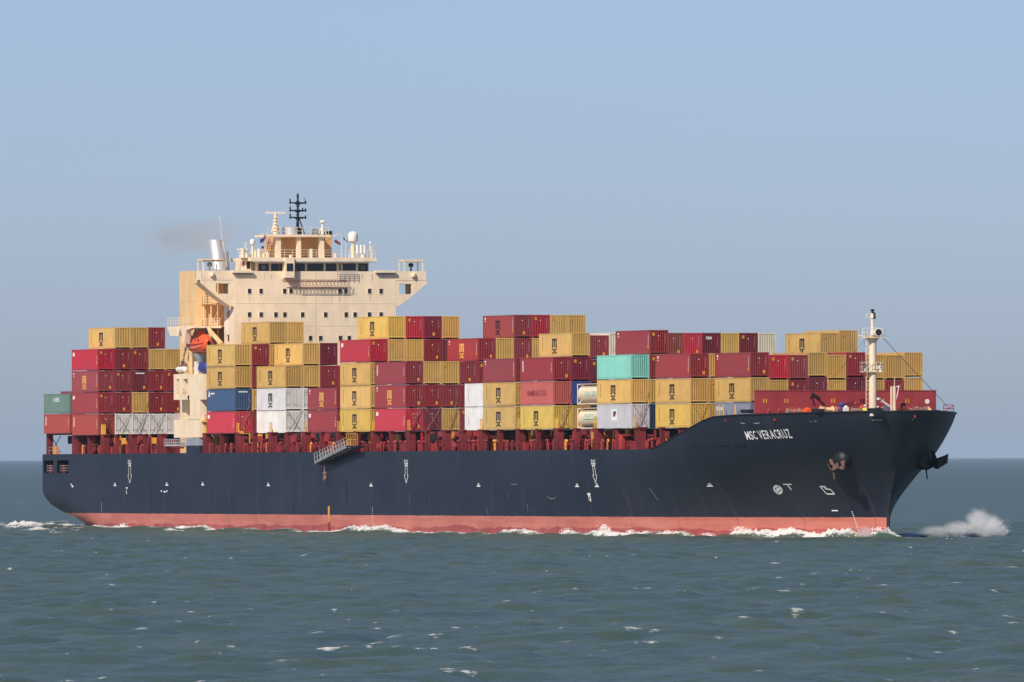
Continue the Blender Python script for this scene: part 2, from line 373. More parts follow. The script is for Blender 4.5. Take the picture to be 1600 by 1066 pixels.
def hull_marks(name, mat, items):
    mb = MB()
    for it in items:
        if it[0] == 'line':                       # polyline of pixels, width in metres
            P = [on_hull(x, y, .06) for x, y in it[1]]; w = it[2]
            for a, b_ in zip(P, P[1:]):
                d = Vector((b_.x-a.x, b_.z-a.z, 0)); d.normalize(); n_ = (-d.y*w/2, d.x*w/2)
                q = []
                for p, s in ((a, 1), (b_, 1), (b_, -1), (a, -1)):
                    X, Z = p.x+s*n_[0], p.z+s*n_[1]; q.append((X, hullY(X, Z, .04), Z))
                mb.quad(*q)
        elif it[0] == 'rect':
            _, x, y, w, h = it; p = on_hull(x, y)
            q = [(p.x+a*w/2, hullY(p.x+a*w/2, p.z+c_*h/2, .04), p.z+c_*h/2) for a, c_ in ((-1, -1), (1, -1), (1, 1), (-1, 1))]
            mb.quad(*q)
        elif it[0] == 'text':
            _, s, x, y, w, h = it; p = on_hull(x, y)
            add_text(mb, s, lambda u, q, p=p, w=w, h=h: (p.x+(u-.5)*w, hullY(p.x+(u-.5)*w, p.z+(q-.5)*h, .04), p.z+(q-.5)*h), 0.01)
    return part(mb, name, mat)
for x, tx in ((202.5, 202.5), (634.5, 634.5), (927, 930.5)):
    sk = tx-x
    hull_marks('tug_arrow', M['signwhite'], [('line', [(x-1.6, 728), (x+1.6, 728), (x+1.6+sk*.6, 742), (x+3+sk*.6, 743), (x+sk, 755), (x-3+sk*.6, 743), (x-1.6+sk*.6, 742), (x-1.6, 728)], .13), ('text', 'TUG', x-.5, 722, 1.5, .55), ('text', 'TUG', x-.5, 725.3, 1.5, .35)])
for x, y in ((179.5, 758), (260.5, 757.5), (316.5, 757), (419, 758), (579.5, 758.5), (747.5, 759), (901.5, 759.5), (932.5, 759.5), (1109, 759)):
    hull_marks('hull_stencil', M['signwhite'], [('rect', x, y+.8, 1.3, .14), ('text', 'FR', x, y-2, .7, .28), ('rect', x, y-.5, .7, .07)])
hull_marks('hull_stencil', M['signwhite'], [('rect', 111, 757, .5, .2), ('rect', 113, 760, .7, .3), ('rect', 252, 767.5, .5, .2), ('rect', 257, 768.5, .8, .2), ('rect', 260.5, 767.5, .5, .2), ('rect', 1230, 757, 1.4, .12), ('rect', 1233.5, 762, .2, .6), ('rect', 1304, 798, 1.0, .14)])
hull_marks('load_line_mark', M['signwhite'], [('line', [(196.5, 762.5), (199, 762.5)], .2), ('line', [(197.5, 765), (197, 769), (198.3, 772)], .18)])
hull_marks('load_line_mark', M['signwhite'], [('line', [(917.5, 772), (922, 772.5)], .28), ('line', [(919, 775), (920, 780), (922.5, 783.5), (923, 779), (921, 775), (919, 775)], .16)])
hull_marks('bulb_mark', M['signwhite'], [('line', [(1281, 760.5), (1289.5, 760.5), (1289, 764), (1297.5, 765), (1303.5, 772), (1291.5, 772), (1281, 760.5)], .16)])
cc = on_hull(1215.2, 765.3); ring = []
for k in range(21):
    a = 2*math.pi*k/20; ring.append((1215.2+6.0*math.cos(a)+1.0*math.sin(a)*-1, 765.3+5.6*math.sin(a)+2.2*math.cos(a)))
hull_marks('thruster_mark', M['signwhite'], [('line', ring, .2), ('line', [(1210.5, 769), (1220, 761.5)], .24), ('line', [(1211.5, 760.5), (1219, 770)], .24)])
hull_marks('pilot_boarding_mark', [M['lampyellow']][0], [('rect', 513.5, 803.5, .75, 2.1)])
hull_marks('pilot_boarding_mark', M['brightdeckred'], [('rect', 513.5, 823.5, .75, 1.25)])
for base in ([(1331+k*1.15-0.02*k*k, 800+k*3.0) for k in range(13)], [(581.5, 793+k*3.1) for k in range(11)], [(158.5, 786+k*3.1) for k in range(5)]):
    hull_marks('draught_marks', M['signwhite'], [('rect', x, y, .20, .085) for x, y in base[::1]])
hull_marks('bow_scupper', M['black'], [('rect', x, 697.5, 1.3, .18) for x in (1082, 1100, 1116, 1127, 1137, 1150, 1162)])
for x, y in ((1134.5, 657.5), (1211, 656.5), (1418, 651.5)):
    p = on_hull(x, y)
    part(MB().lathe((p.x, p.y-.02, p.z), [(.2, -.06), (.2, .04), (.12, .04)], 12, 'Y'), 'panama_chock', M['brightdeckred'])
    part(MB().lathe((p.x-.1, p.y-.02, p.z+.28), [(.2, -.05), (.2, .04)], 12, 'Y'), 'fairlead_shadow_plate', M['black'])  # black disc painted in as the shadow above the chock
for x, y in ((1164, 648.5), (1275, 646)):
    p = on_hull(x, y+2); part(MB().box(p.x-1.2, p.x+1.2, p.y-.12, p.y+.7, 15.0, 15.45), 'mooring_roller', M['black'])
p = on_hull(1364, 648); part(MB().box(p.x-1.5, p.x+1.5, p.y-.15, p.y+.7, 14.7, 15.5), 'mooring_roller', M['black'])
part(MB().box(p.x-.45, p.x+.45, p.y-.25, p.y, 14.55, 14.85), 'fairlead_lamp', M['white'])
hull_marks('scrape_mark', M['greysteel'], [('line', [(1362, 656.5), (1369, 656.5)], .1), ('line', [(1375, 656.5), (1379, 656.5)], .1), ('line', [(1265, 658), (1268, 660)], .08), ('line', [(1272, 658.5), (1276, 658.3)], .08), ('line', [(1157, 661), (1164, 662)], .1), ('line', [(1178, 662), (1187, 661)], .1)])

for P0 in ([(233, 753), (233.3, 803)], [(327, 752), (326.6, 802)], [(457.3, 753), (457.5, 804)], [(969, 756), (989, 803)], [(207, 761), (207, 778)], [(540, 745), (540.5, 790)]):
    hull_marks('rust_run', M['rustrun'], [('line', P0, .22)])
hull_marks('scrape_mark', M['ladder'], [('line', [(793, 768), (793.3, 781)], .06), ('line', [(798, 757), (809, 757)], .06), ('line', [(855, 776), (860, 780), (868, 778)], .09), ('line', [(1014, 762), (1028, 782)], .12), ('line', [(823, 787), (825, 800)], .1), ('line', [(760, 792), (761, 804)], .1), ('line', [(640, 770), (640, 792)], .08)])

# anchors on rounded bolsters, port and starboard
pst = on_hull(1311, 718, 0)
for s in (-1, 1):
    yb = YC+s*(half(pst.x, pst.z)-.35)
    bm = bmesh.new(); bmesh.ops.create_uvsphere(bm, u_segments=20, v_segments=14, radius=1)
    for q in bm.verts:
        q.co = Vector((pst.x+q.co.x*1.45+.3, yb+q.co.y*1.15, pst.z+q.co.z*1.3))
    mb_ = bpy.data.meshes.new('anchor_bolster'); bm.to_mesh(mb_); bm.free(); mb_.polygons.foreach_set('use_smooth', [True]*len(mb_.polygons))
    mb_.materials.append(M['black']); bol = link('anchor_bolster', mb_, SHIP)
    y0 = yb+s*1.0
    an = MB()
    def P(dx, dy, dz): return (pst.x+dx, y0+s*dy, pst.z+dz)
    th = .22 if s < 0 else 1.3
    def pp(px, py): x = XA(px, yb_s); return (x, y0-s*.15, ZA(py, x, yb_s))
    yb_s = YC-half(pst.x, pst.z)-.4
    for poly in ([(1288.5, 701), (1293, 699.5), (1299, 712), (1305, 728), (1302.5, 733), (1297, 724)], [(1292, 715), (1296, 714), (1304, 731), (1302, 736)], [(1300, 728), (1317, 721.5), (1319, 728), (1304, 736)], [(1314, 723), (1322, 719), (1320.5, 734), (1315, 732)]):
        an.prism([pp(*q) for q in poly], (0, s*th, 0 if s < 0 else .75))
    q0, q1 = pp(1303, 733), pp(1305, 749); an.tube(q0, q1, .09, 6); an.tube(pp(1308, 728), (pst.x+.2, y0-s*1.0, pst.z+.3), .2, 8)
    tag(part(an, 'anchor', M['anchor'] if s < 0 else M['black']), 'rusty anchor on the near bow' if s < 0 else 'dark anchor on the far bow')  # far anchor coloured black to stand in for its shaded silhouette

# cargo deck: coamings, stanchions carrying the stacks, deck fittings
ZB = 13.36                                       # underside of the lowest containers
for x0, x1, yi in ((-73.5, -49, 3.1), (-2.6, 167.5, 3.1), (168, 196.5, 5.6)):
    g = MB(); g.box(x0, x1, yi+2.1, 2*YC-yi-2.1, ZD, 12.15)
    part(g, 'hatch_coaming', M['deckred'])
    g = MB(); x = x0+.4
    while x < x1-12: g.box(x, x+12.3, yi, 2*YC-yi, 12.2, 13.34); x += 14.17
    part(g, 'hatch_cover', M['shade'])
def stanchion(X, y, wide, s, y2=None):
    g = MB(); w = .62 if wide else .32; d = .9 if wide else .55
    top = ZB-.05
    if wide:                                     # two webs with an arched hole between them
        g.box(X-w, X-.2, y, y+d, ZD-.02, top).box(X+.2, X+w, y, y+d, ZD-.02, top).box(X-.2, X+.2, y+.45, y+d-.03, ZD-.02, top-.02).box(X-.2, X+.2, y+.02, y+.45, 12.55, top-.01).box(X-.2, X+.2, y+.02, y+.45, ZD, 11.1)
        g.box(X-w-.25, X+w+.25, y-.03, y+d+.05, top, top+.16)
    else:
        g.box(X-w*.7, X+w*.7, y, y+d, ZD-.02, top-.35)
        g.prism([(X-w*.7, y, top-.35), (X+w*.7, y, top-.35), (X+w*1.3, y, top), (X-w*1.3, y, top)], (0, d, 0))
        g.box(X-w*1.4, X+w*1.4, y-.02, y+d+.02, top, top+.14)
    return part(g, 'stack_stanchion', M['deckred'])
pill = [(-61.0, 1, .25), (-54.8, 0, .1), (-48.2, 1, .05), (-41.8, 0, 0), (-35.2, 1, 0), (-28.8, 0, 0), (-22.0, 1, 0)]
for k in range(0, 26):
    X = -.9+7.085*k
    pill.append((X, k % 2 == 0, max(-.35, hullY(X, ZD)+.1)))
for X, wd, y in pill: stanchion(X, y+.25, wd, -1)
for X in (-74.7, -62.6):                         # open frame under the aftmost bay
    part(MB().box(X-.45, X+.45, .55, 1.3, ZD, 13.75), 'stern_frame_leg', M['deckred'])
part(MB().box(-74.6, -62, .6, 1.25, 13.45, 13.8), 'stern_frame_beam', M['deckred'])
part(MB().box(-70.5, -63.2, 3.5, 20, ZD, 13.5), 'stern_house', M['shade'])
part(MB().tube((-74.2, 1, 11), (-69.8, 1, 13.3), .06).tube((-74.2, 1, 13.3), (-69.8, 1, 11), .06), 'cross_brace', M['black'])
def rails(pts, hgt=1.05, n=3, post=1.6, r=.03):
    g = MB()
    for a, b_ in zip(pts, pts[1:]):
        a, b_ = Vector(a), Vector(b_); L_ = (b_-a).length; k = max(1, round(L_/post))
        for i in range(k+1): p = a+(b_-a)*i/k; g.tube(p, p+Vector((0, 0, hgt)), r, 4)
        for j in range(n): h = Vector((0, 0, hgt*(j+1)/n)); g.tube(a+h, b_+h, r, 4)
    return g
part(rails([(-75.4, .6, ZD), (-63, .5, ZD)], 1.0, 2), 'deck_railing', M['galv'])
part(rails([(-75.5, .7, ZD), (-75.5, .7, 14.6)], 0, 1), 'stern_ladder', M['galv'])
part(rails([(-48, -.2, ZD), (-19, -.3, ZD)], 1.0, 2, r=.025), 'deck_railing', M['deckred'])
part(rails([(-2, -.45, ZD), (150, -.4, ZD), (176, hullY(176, ZD)+.15, ZD)], 1.0, 2, r=.025), 'deck_railing', M['deckred'])
part(MB().box(-72.0, -70.6, .55, 1.0, ZD, 11.9), 'fire_locker', M['lampyellow'])
# small fittings between the stanchions
def fitting(kind, X, y):
    g = MB(); z = ZD
    if kind == 0: g.tube((X, y, z), (X, y, z+1.15), .17, 8).lathe((X, y, z+1.1), [(.3, 0), (.34, .12), (.25, .3)], 8); nm = 'mushroom_vent'
    elif kind == 1: g.path([(X, y, z), (X, y, z+1.0), (X+.22, y, z+1.25), (X+.45, y, z+.95)], .12, 7); nm = 'gooseneck_vent'
    elif kind == 2: g.box(X-.5, X+.5, y, y+.5, z, z+.9).box(X-.56, X+.56, y-.04, y+.54, z+.9, z+1.0); nm = 'lashing_bin'
    elif kind == 3: g.lathe((X, y, z+.6), [(.12, -.12), (.5, -.1), (.5, .1), (.12, .12)], 12, 'Y').box(X-.1, X+.1, y, y+.2, z, z+.6); nm = 'hose_reel'
    elif kind == 4: g.tube((X-.3, y, z), (X+.15, y, z+1.3), .07, 6).tube((X+.5, y, z), (X+.1, y, z+1.3), .07, 6).tube((X-.15, y, z+.6), (X+.35, y, z+.6), .05, 6); nm = 'lashing_frame'
    elif kind == 5: g.box(X-.9, X+.9, y+1.6, y+1.9, z+1.35, z+2.2).tube((X-.8, y+1.7, z), (X-.8, y+1.7, z+1.4), .09).tube((X+.8, y+1.7, z), (X+.8, y+1.7, z+1.4), .09); nm = 'reefer_socket_box'
    else: g.box(X-1.5, X+1.5, y+1.3, y+1.42, z+1.15, z+1.42).box(X-1.5, X-1.38, y+1.2, y+1.5, z+1.4, z+2.4); nm = 'walkway_bracket'
    mat = rng.choice([M['deckred'], M['brightdeckred'], M['brightdeckred'], M['deckred'], M['wallred']])
    if kind == 6: mat = rng.choice([M['lampyellow'], M['deckred'], M['brightdeckred']])
    if kind == 5 and rng.random() < .3: mat = rng.choice([M['lampyellow'], M['shade'], M['black']])
    if kind in (0, 1) and rng.random() < .12: mat = M['lampyellow']
    part(g, nm, mat)
cnt = 0
for a, b_ in [(-61, -54.8), (-54.8, -48.2), (-48.2, -41.8), (-41.8, -35.2), (-35.2, -28.8), (-28.8, -22)]+[(-.9+7.085*k, -.9+7.085*(k+1)) for k in range(25)]:
    y = 0.5 if a < -5 else max(-.05, hullY(b_, ZD)+.25)
    n_ = 6
    for q in range(n_):
        fitting(rng.choice([0, 1, 1, 2, 3, 4, 1]), a+1.0+(b_-a-1.6)*(q+rng.random()*.7)/n_, y+.1+rng.random()*1.1)
    fitting(rng.choice([5, 5, 5, 6]), a+2.2+rng.random()*2, y); fitting(rng.choice([5, 5, 6]), a+4.2+rng.random(), y)
for a, b_ in [(-61, -22)]+[(-.9+28.34*k, -.9+28.34*(k+1)) for k in range(6)]:   # gangway along the coamings with its posts and beams
    g = MB(); y = 2.5
    g.box(a, b_-.1, y, y+.12, 12.35, 12.6).box(a, b_-.1, y-.02, y+.1, 11.55, 11.65)
    x = a+.4
    while x < b_-.5: g.box(x, x+.13, y-.01, y+.13, ZD, 12.34); x += 1.18
    part(g, 'coaming_walkway', M['deckred'])
    for k in range(7):
        x = a+1.5+(b_-a-4)*k/7+rng.random()*1.5
        part(MB().box(x, x+.9+rng.random()*.9, 2.2, 2.6, 12.62, 13.25), rng.choice(['reefer_socket_box', 'lashing_locker']), rng.choice([M['brightdeckred'], M['deckred'], M['wallred'], M['wallred'], M['shade'], M['lampyellow']]))
for k in range(0, 22):                            # pipes running along the deck behind the stanchions
    if k % 4 == 0: part(MB().tube((-.9+7.085*k, 1.7, 11.5), (-.9+7.085*min(k+4, 22), 1.7, 11.5), .12).tube((-.9+7.085*k, 1.9, 12.0), (-.9+7.085*min(k+4, 22), 1.9, 12.0), .07), 'deck_pipe', M['brightdeckred'])
part(MB().tube((-61, 1.9, 11.5), (-16, 1.9, 11.5), .12).tube((-61, 2.1, 12.0), (-16, 2.1, 12.0), .07), 'deck_pipe', M['deckred'])
for k in range(0, 13):                            # yellow access ladders standing between the bays
    X = -.9+14.17*k
    if k in (7,): continue
    part(MB().tube((X-.3, .1, ZB), (X-.3, .1, ZB+1.4), .06, 5).tube((X+.35, .1, ZB), (X+.35, .1, ZB+1.4), .06, 5).tube((X-.3, .1, ZB+1.38), (X+.35, .1, ZB+1.38), .05, 5).tube((X-.3, .1, ZB+.7), (X+.35, .1, ZB+.7), .045, 5).box(X-.28, X+.33, .25, .3, ZB, ZB+.5), 'lashing_gate', M['yellow'])
for X in (-48.3, ):
    part(MB().box(X-.35, X+.35, .3, .8, ZB-.1, ZB+1.5), 'lashing_gate', M['yellow'])
p = XA(375, -.3)
part(MB().box(p, p+4.2, -.4, -.25, ZB-.09, ZB+.02).box(p+.3, p+1.5, -.45, -.2, ZB, ZB+.3).box(p+4.2, p+4.3, -.4, -.25, ZB-1.4, ZB), 'folding_platform', M['lampyellow'])
g = XA(1165, .5)
part(MB().tube((163.5, .6, 10.8), (163.5, .6, 12.5), .55, 10).box(162, 165.5, .3, 1.4, 12.4, 12.6), 'deck_winch', M['brightdeckred'])
X = XA(1062, 2.6)
part(MB().box(X-1.1, X+.9, 2.6, 3.6, 13.6, 14.35).box(X-.7, X-.3, 2.7, 3.4, ZD, 13.7).box(X+.4, X+.7, 2.7, 3.4, ZD, 13.7), 'winch_stand', M['deckred'])
part(MB().lathe((XA(1039, 1.6), 1.6, 11.75), [(.5, -.1), (.5, .1)], 14, 'Y'), 'cable_reel', M['lampyellow'])

# accommodation ladder hanging over the side
a, b_ = (XA(495, -1.5), ZA(723, XA(495, -1.5), -1.5)), (XA(545, -1.5), ZA(698, XA(545, -1.5), -1.5))
A = Vector((a[0], -1.5, a[1])); Bv = Vector((b_[0], -1.5, b_[1])); D = Bv-A
g = MB()
for y in (-1.85, -1.0):
    g.prism([(A.x, y, A.z-.18), (Bv.x, y, Bv.z-.18), (Bv.x, y, Bv.z+.18), (A.x, y, A.z+.18)], (0, .08, 0))
for k in range(30):
    p = A+D*(k+.5)/30; g.box(p.x-.14, p.x+.14, -1.78, -.98, p.z-.03, p.z+.03)
g.prism([(A.x, -1.8, A.z-.22), (Bv.x, -1.8, Bv.z-.22), (Bv.x, -1.8, Bv.z-.16), (A.x, -1.8, A.z-.16)], (0, .8, 0))
lad = part(g, 'accommodation_ladder', M['ladder'])
g = MB()
for y in (-1.85, -.96):
    for k in range(12): p = A+D*(k+.3)/12; g.tube((p.x, y, p.z), (p.x-.35, y, p.z+1.15), .034, 5)
    for h in (.6, 1.15): g.tube((A.x-.3*h, y, A.z+h), (Bv.x-.3*h, y, Bv.z+h), .04, 5)
g.build('hand_railing', M['galv'], lad)
g = MB(); g.box(Bv.x, Bv.x+4.6, -1.9, -.7, Bv.z-.05, Bv.z+.12); g.prism([(A.x+1, -1.7, A.z-.3), (Bv.x, -1.7, Bv.z-.25), (Bv.x+4.4, -1.7, Bv.z-.05), (Bv.x, -1.7, Bv.z-.6)], (0, .9, 0))
g.build('ladder_platform', M['shade'], lad)
g = rails([(Bv.x+.2, -1.85, Bv.z+.1), (Bv.x+4.5, -1.85, Bv.z+.1)], 1.6, 2, .9, .05); g.build('platform_railing', M['yellow'], lad)
X = XA(509, -1.0); g = MB(); g.path([(X, -1.2, ZA(712, X, -1.2)), (X, -1.2, ZA(740, X, -1.2))], .06); g.lathe((X, -1.15, ZA(747, X, -1.2)), [(.12, -.1), (.38, -.1), (.38, .1), (.12, .1)], 10, 'Y'); g.box(X-.25, X+.25, -1.3, -1, ZA(741, X, -1.2), ZA(737, X, -1.2))
part(g, 'hoist_block', M['rust'])

# ------------------------------------------------------------------ the accommodation block and everything on it
XF = -1.7
def fz(py, X=XF, Y=16): return ZA(py, X, Y)
def fbox(g, px0, px1, py0, py1, X, depth):       # a box whose front face fills a pixel rectangle at station X
    return g.box(X-depth, X, YA(px0, X), YA(px1, X), ZA(py1, X, YA(px0, X)), ZA(py0, X, YA(px0, X)))
yl, yr = YA(367, XF), YA(619, XF)
zt = fz(424)
h = MB()
h.box(-6.2, XF, yl, yr, ZD, zt)
h.box(-14.7, -6.2, yl+3.2, yr-3.2, ZD, zt-.01)
HOUSE = part(h, 'accommodation_block', M['cream'])
for z in (fz(509), fz(474), fz(545)):
    MB().box(XF-.02, XF+.03, yl+.03, yr-.03, z-.03, z+.03).build('deck_seam', M['cream'], HOUSE)
MB().box(XF-.1, XF+.035, YA(493, XF)-.04, YA(493, XF)+.04, ZD+8, zt-.4).build('wall_seam', M['cream'], HOUSE)
def window(px, py, w=5.2, hh=7.4, X=XF):
    y0, y1 = YA(px-w/2, X), YA(px+w/2, X); z0, z1 = ZA(py+hh/2, X, y0), ZA(py-hh/2, X, y0)
    f = MB().box(X-.05, X+.05, y0-.07, y1+.07, z0-.07, z1+.07).build('window', M['cream'], HOUSE)
    MB().box(X, X+.065, y0, y1, z0, z1).build('pane', M['glass'], f)
for px in (390.5, 408.5, 445.4, 455.4, 531.7, 541, 578, 596): window(px, 455)
for px in (390.4, 408.6, 431.6, 445.6, 473.3, 509.3, 541.5, 555.3, 577.8, 596): window(px, 491.8)
for px in (390.4, 445.5, 485.5, 501.4, 532.3, 546): window(px, 528.5)
srng = random.Random(3)
for px, py0, py1 in ((391, 459, 470), (409, 459, 467), (446, 459, 466), (532, 459, 472), (541, 459, 466), (578, 459, 469), (596, 459, 464), (414, 428, 440), (425, 430, 437), (470, 452, 463), (478, 451, 470), (506, 451, 460), (520, 450, 476), (539, 450, 457), (566, 428, 437), (582, 429, 441), (600, 428, 434), (390.5, 496, 506), (432, 496, 502), (473, 496, 507), (541, 496, 503), (486, 533, 545)):
    y = YA(px, XF)+srng.uniform(-.1, .1); w_ = srng.uniform(.03, .09); k_ = ZA(py0, XF, y), ZA(py1, XF, y)
    g = MB(); g.prism([(XF+.012, y-w_, k_[0]), (XF+.012, y+w_, k_[0]), (XF+.012, y+w_*.3, k_[1]), (XF+.012, y-w_*.3, k_[1])], (-.03, 0, 0)); g.build('rust_streak', M['housestain'], HOUSE)
def side_window(X, py, w=.7, hh=.9):
    z = ZA(py, X, yl)
    f = MB().box(X-w/2-.06, X+w/2+.06, yl-.05, yl+.05, z-hh/2-.06, z+hh/2+.06).build('window', M['cream'], HOUSE)
    MB().box(X-w/2, X+w/2, yl-.065, yl, z-hh/2, z+hh/2).build('pane', M['glass'], f)
side_window(-4.2, 491); side_window(-4.1, 528)
f = MB().box(-5.6, -4.5, yl-.06, yl+.02, fz(513)-0.9, fz(513)+1.2).build('door', M['white'], HOUSE)
# engine casing behind, buff, with its stair tower
g = MB(); ys = 3.5
g.box(-22.6, -14.72, ys, 2*YC-ys, ZD, ZA(423, -15, ys)); CAS = part(g, 'engine_casing', M['buff'])
MB().box(-22.62, -14.7, ys-.03, ys+.02, ZA(471, -18, ys)-.04, ZA(471, -18, ys)+.04).build('casing_seam', M['buff'], CAS)
MB().box(-22.62, -14.7, ys-.03, ys+.02, ZA(505, -18, ys)-.04, ZA(505, -18, ys)+.04).build('casing_seam', M['buff'], CAS)
levels = [ZA(q, -12, 5) for q in (546, 510, 474, 440)]
g = MB()
for i, z in enumerate(levels):
    g.box(-14.6, -6.4, 4.0, 7.7, z-.1, z)
    if i < len(levels)-1:
        z2 = levels[i+1]
        for y in (5.0, 6.0): g.tube((-13.6 if i % 2 else -8.2, y, z), (-8.2 if i % 2 else -13.6, y, z2), .08, 5)
        for k in range(9): q = (k+.5)/9; xx = (-13.6+5.4*q) if i % 2 else (-8.2-5.4*q); g.box(xx-.14, xx+.14, 5, 6, z+(z2-z)*q-.03, z+(z2-z)*q+.03)
for X in (-14.2, -11, -8): g.tube((X, 4.3, ZD), (X, 4.3, levels[-1]), .11, 6)
STR = part(g, 'stair_tower', M['buff'])
for z in levels: rails([(-14.6, 4.05, z), (-6.5, 4.05, z)], 1.05, 3, 1.2, .035).build('stair_railing', M['cream'], STR)
# bridge wings
for s in (-1, 1):
    def my(px): y = YA(px, XF); return y if s < 0 else 2*YC-y
    y_out = -.1 if s < 0 else 2*YC+.1
    y_in = yl if s < 0 else yr
    z0, z1 = ZA(437.5, XF, 0), ZA(423, XF, 0)
    g = MB()
    lo, hi = min(y_out, y_in), max(y_out, y_in)
    g.box(-4.4, XF+.01, lo, hi, z0, z0+.22)
    g.box(XF-.12, XF+.02, lo, hi, z0+.22, z1)
    g.box(-4.4, -4.28, lo, hi, z0+.22, z1)
    if s < 0: g.box(-4.4, XF, lo, lo+.12, z0+.2, z1-.003)
    else: g.box(-4.4, XF, hi-.12, hi, z0+.2, z1-.003)
    wing = part(g, 'bridge_wing', M['cream'])
    for X in (XF-.03, -4.1):
        g = MB()
        def q(px, py): return (X, my(px), ZA(py, XF, 1))
        d = (-.22, 0, 0)
        g.prism([q(314.5, 437.4), q(338.6, 437.4), q(338.6, 463), q(314.5, 442.5)], d)
        g.prism([q(338.6, 437.4), q(358, 437.4), q(358, 443), q(338.6, 443)], d)
        g.prism([q(338.6, 459), q(358, 459), q(358, 477), q(338.6, 463)], d)
        g.prism([q(358, 437.4), q(367.3, 437.4), q(367.3, 480), q(358, 477)], d)
        g.build('wing_bracket', M['cream'], wing)
    g = MB()
    def q2(px, py, x): return Vector((x, my(px), ZA(py, XF, 1)))
    a, b_, c_, d_ = q2(314.5, 442.6, XF-.05), q2(360, 478, XF-.05), q2(360, 478, -4.3), q2(314.5, 442.6, -4.3)
    g.quad(a, b_, c_, d_); g.quad(*[p_+Vector((0, 0, .12)) for p_ in (d_, c_, b_, a)])
    g.build('bracket_soffit', M['cream'], wing)
    # wing shelter: posts, roof, compass repeater and searchlight
    yo = y_out+(.3 if s < 0 else -.3); yi = y_out+(3.0 if s < 0 else -3.0)
    zr = ZA(407.5, XF, 0)
    g = MB()
    for y in (yo, yi):
        for X in (-2.0, -4.2): g.tube((X, y, z1-.1), (X, y, zr), .09, 6)
    for X in (-2.0, -4.2): g.tube((X, yo, zr), (X, yi, zr), .09, 6)
    for y in (yo, yi): g.tube((-2.0, y, zr), (-4.2, y, zr), .09, 6)
    g.build('wing_shelter_frame', M['cream'], wing)
    MB().box(-4.3, -1.9, min(yo, yi)-.1, max(yo, yi)+.1, zr+.08, zr+.24).build('wing_shelter_roof', M['cream'], wing)
    ym = (yo+yi)/2-.2
    MB().tube((-2.6, ym, z1-.4), (-2.6, ym, z1+.6), .12, 8).lathe((-2.6, ym, z1+.55), [(.1, 0), (.34, .12), (.34, .5), (.12, .6)], 10).build('wing_searchlight', M['shade'], wing)
    MB().lathe((XF+.15, ym, z1-.55), [(.3, -.25), (.36, 0), (.3, .25)], 10).build('wing_side_light', M['cream'], wing)
    if s < 0:
        rails([(-1.9, yo+.1, z1), (-1.9, yi, z1)], .9, 3, .8, .03).build('wing_railing', M['white'], wing)
        g = MB(); g.box(-2.2, -1.85, y_out+.2, y_out+3.2, zr-.02, zr+.1); g.build('awning', M['rust'], wing)
    for (u0, u1) in ((588.8, 619),) if s > 0 else ((365, 396),):
        g = MB(); fbox(g, u0, u1, 422.5, 426.2, XF+.6, .8); g.build('bridge_deck_hood', M['cream'], wing)
        g = MB(); fbox(g, u0+1, u1-2, 426.3, 429.7, XF+.08, .2); g.build('vent_grille', M['galv'], wing)
# wheelhouse
XW = -2.3
g = MB(); fbox(g, 403, 577, 403, 424.3, XW, 7)
WH = part(g, 'wheelhouse', M['cream'])
MB().box(-9.8, -1.1, YA(393, -1.1), YA(589.5, -1.1), ZA(408.5, XW, 16), ZA(402.8, XW, 16)).build('roof', M['cream'], WH)
MB().box(-1.1, -1.0, YA(396, -1.1), YA(587, -1.1), ZA(410.3, XW, 16), ZA(408.2, XW, 16)).build('eave', M['galv'], WH)
for a, b_ in ((404.2, 421.5), (424, 445.3), (462, 478), (480.5, 506.7), (509.6, 527), (530.5, 533.6), (536, 557.5), (560.3, 576.2)):
    g = MB(); fbox(g, a, b_, 411.6, 424.1, XW+.05, .1); w_ = g.build('bridge_window', M['cream'], WH)
    g = MB(); fbox(g, a+.5, b_-.5, 412.1, 423.8, XW+.08, .1); g.build('pane', M['glass'], w_)
g = MB(); fbox(g, 447, 461, 402.5, 434, XW+1.6, 1.8); g.build('conning_bay', M['cream'], WH)
g = MB(); fbox(g, 449, 459, 411.6, 423.5, XW+1.66, .1); g.build('bridge_window', M['glass'], WH)
for a in (413, 568):                              # clear-view screens
    y = YA(a, XW+.1); z = ZA(418, XW, y); MB().lathe((XW+.08, y, z), [(.3, 0), (.3, .03), (.26, .03), (.26, 0)], 14, 'X').build('clear_view_screen', M['galv'], WH)
g = MB()                                          # window washing gallery under the bridge front
for X in (XF+.15, XF+.8):
    y0, y1 = YA(452, X), YA(542, X); z = ZA(449, X, 16)
    g.tube((X, y0+(1.2 if X > -1 else 0), z), (X, y1, z), .05, 5); g.tube((X, y0-1, z+1.0), (X, y1, z+1.0), .05, 5)
y0, y1 = YA(453, XF), YA(541, XF); z = ZA(449, XF, 16)
for k in range(17):
    y = y0+(y1-y0)*k/16
    g.tube((XF, y, z), (XF+.8, y, z), .04, 4); g.tube((XF+.8, y, z), (XF+.8, y+.25, z+1.0), .035, 4); g.tube((XF, y, z+1.0), (XF+.8, y+.45, z), .03, 4)
part(g, 'window_washing_gallery', M['rust'])
g = rails([(XF+.4, YA(527, XF), ZA(436, XF, 20)), (XF+.4, YA(557, XF), ZA(436, XF, 20))], 1.15, 4, .7, .04); part(g, 'gallery_railing', M['greysteel'])
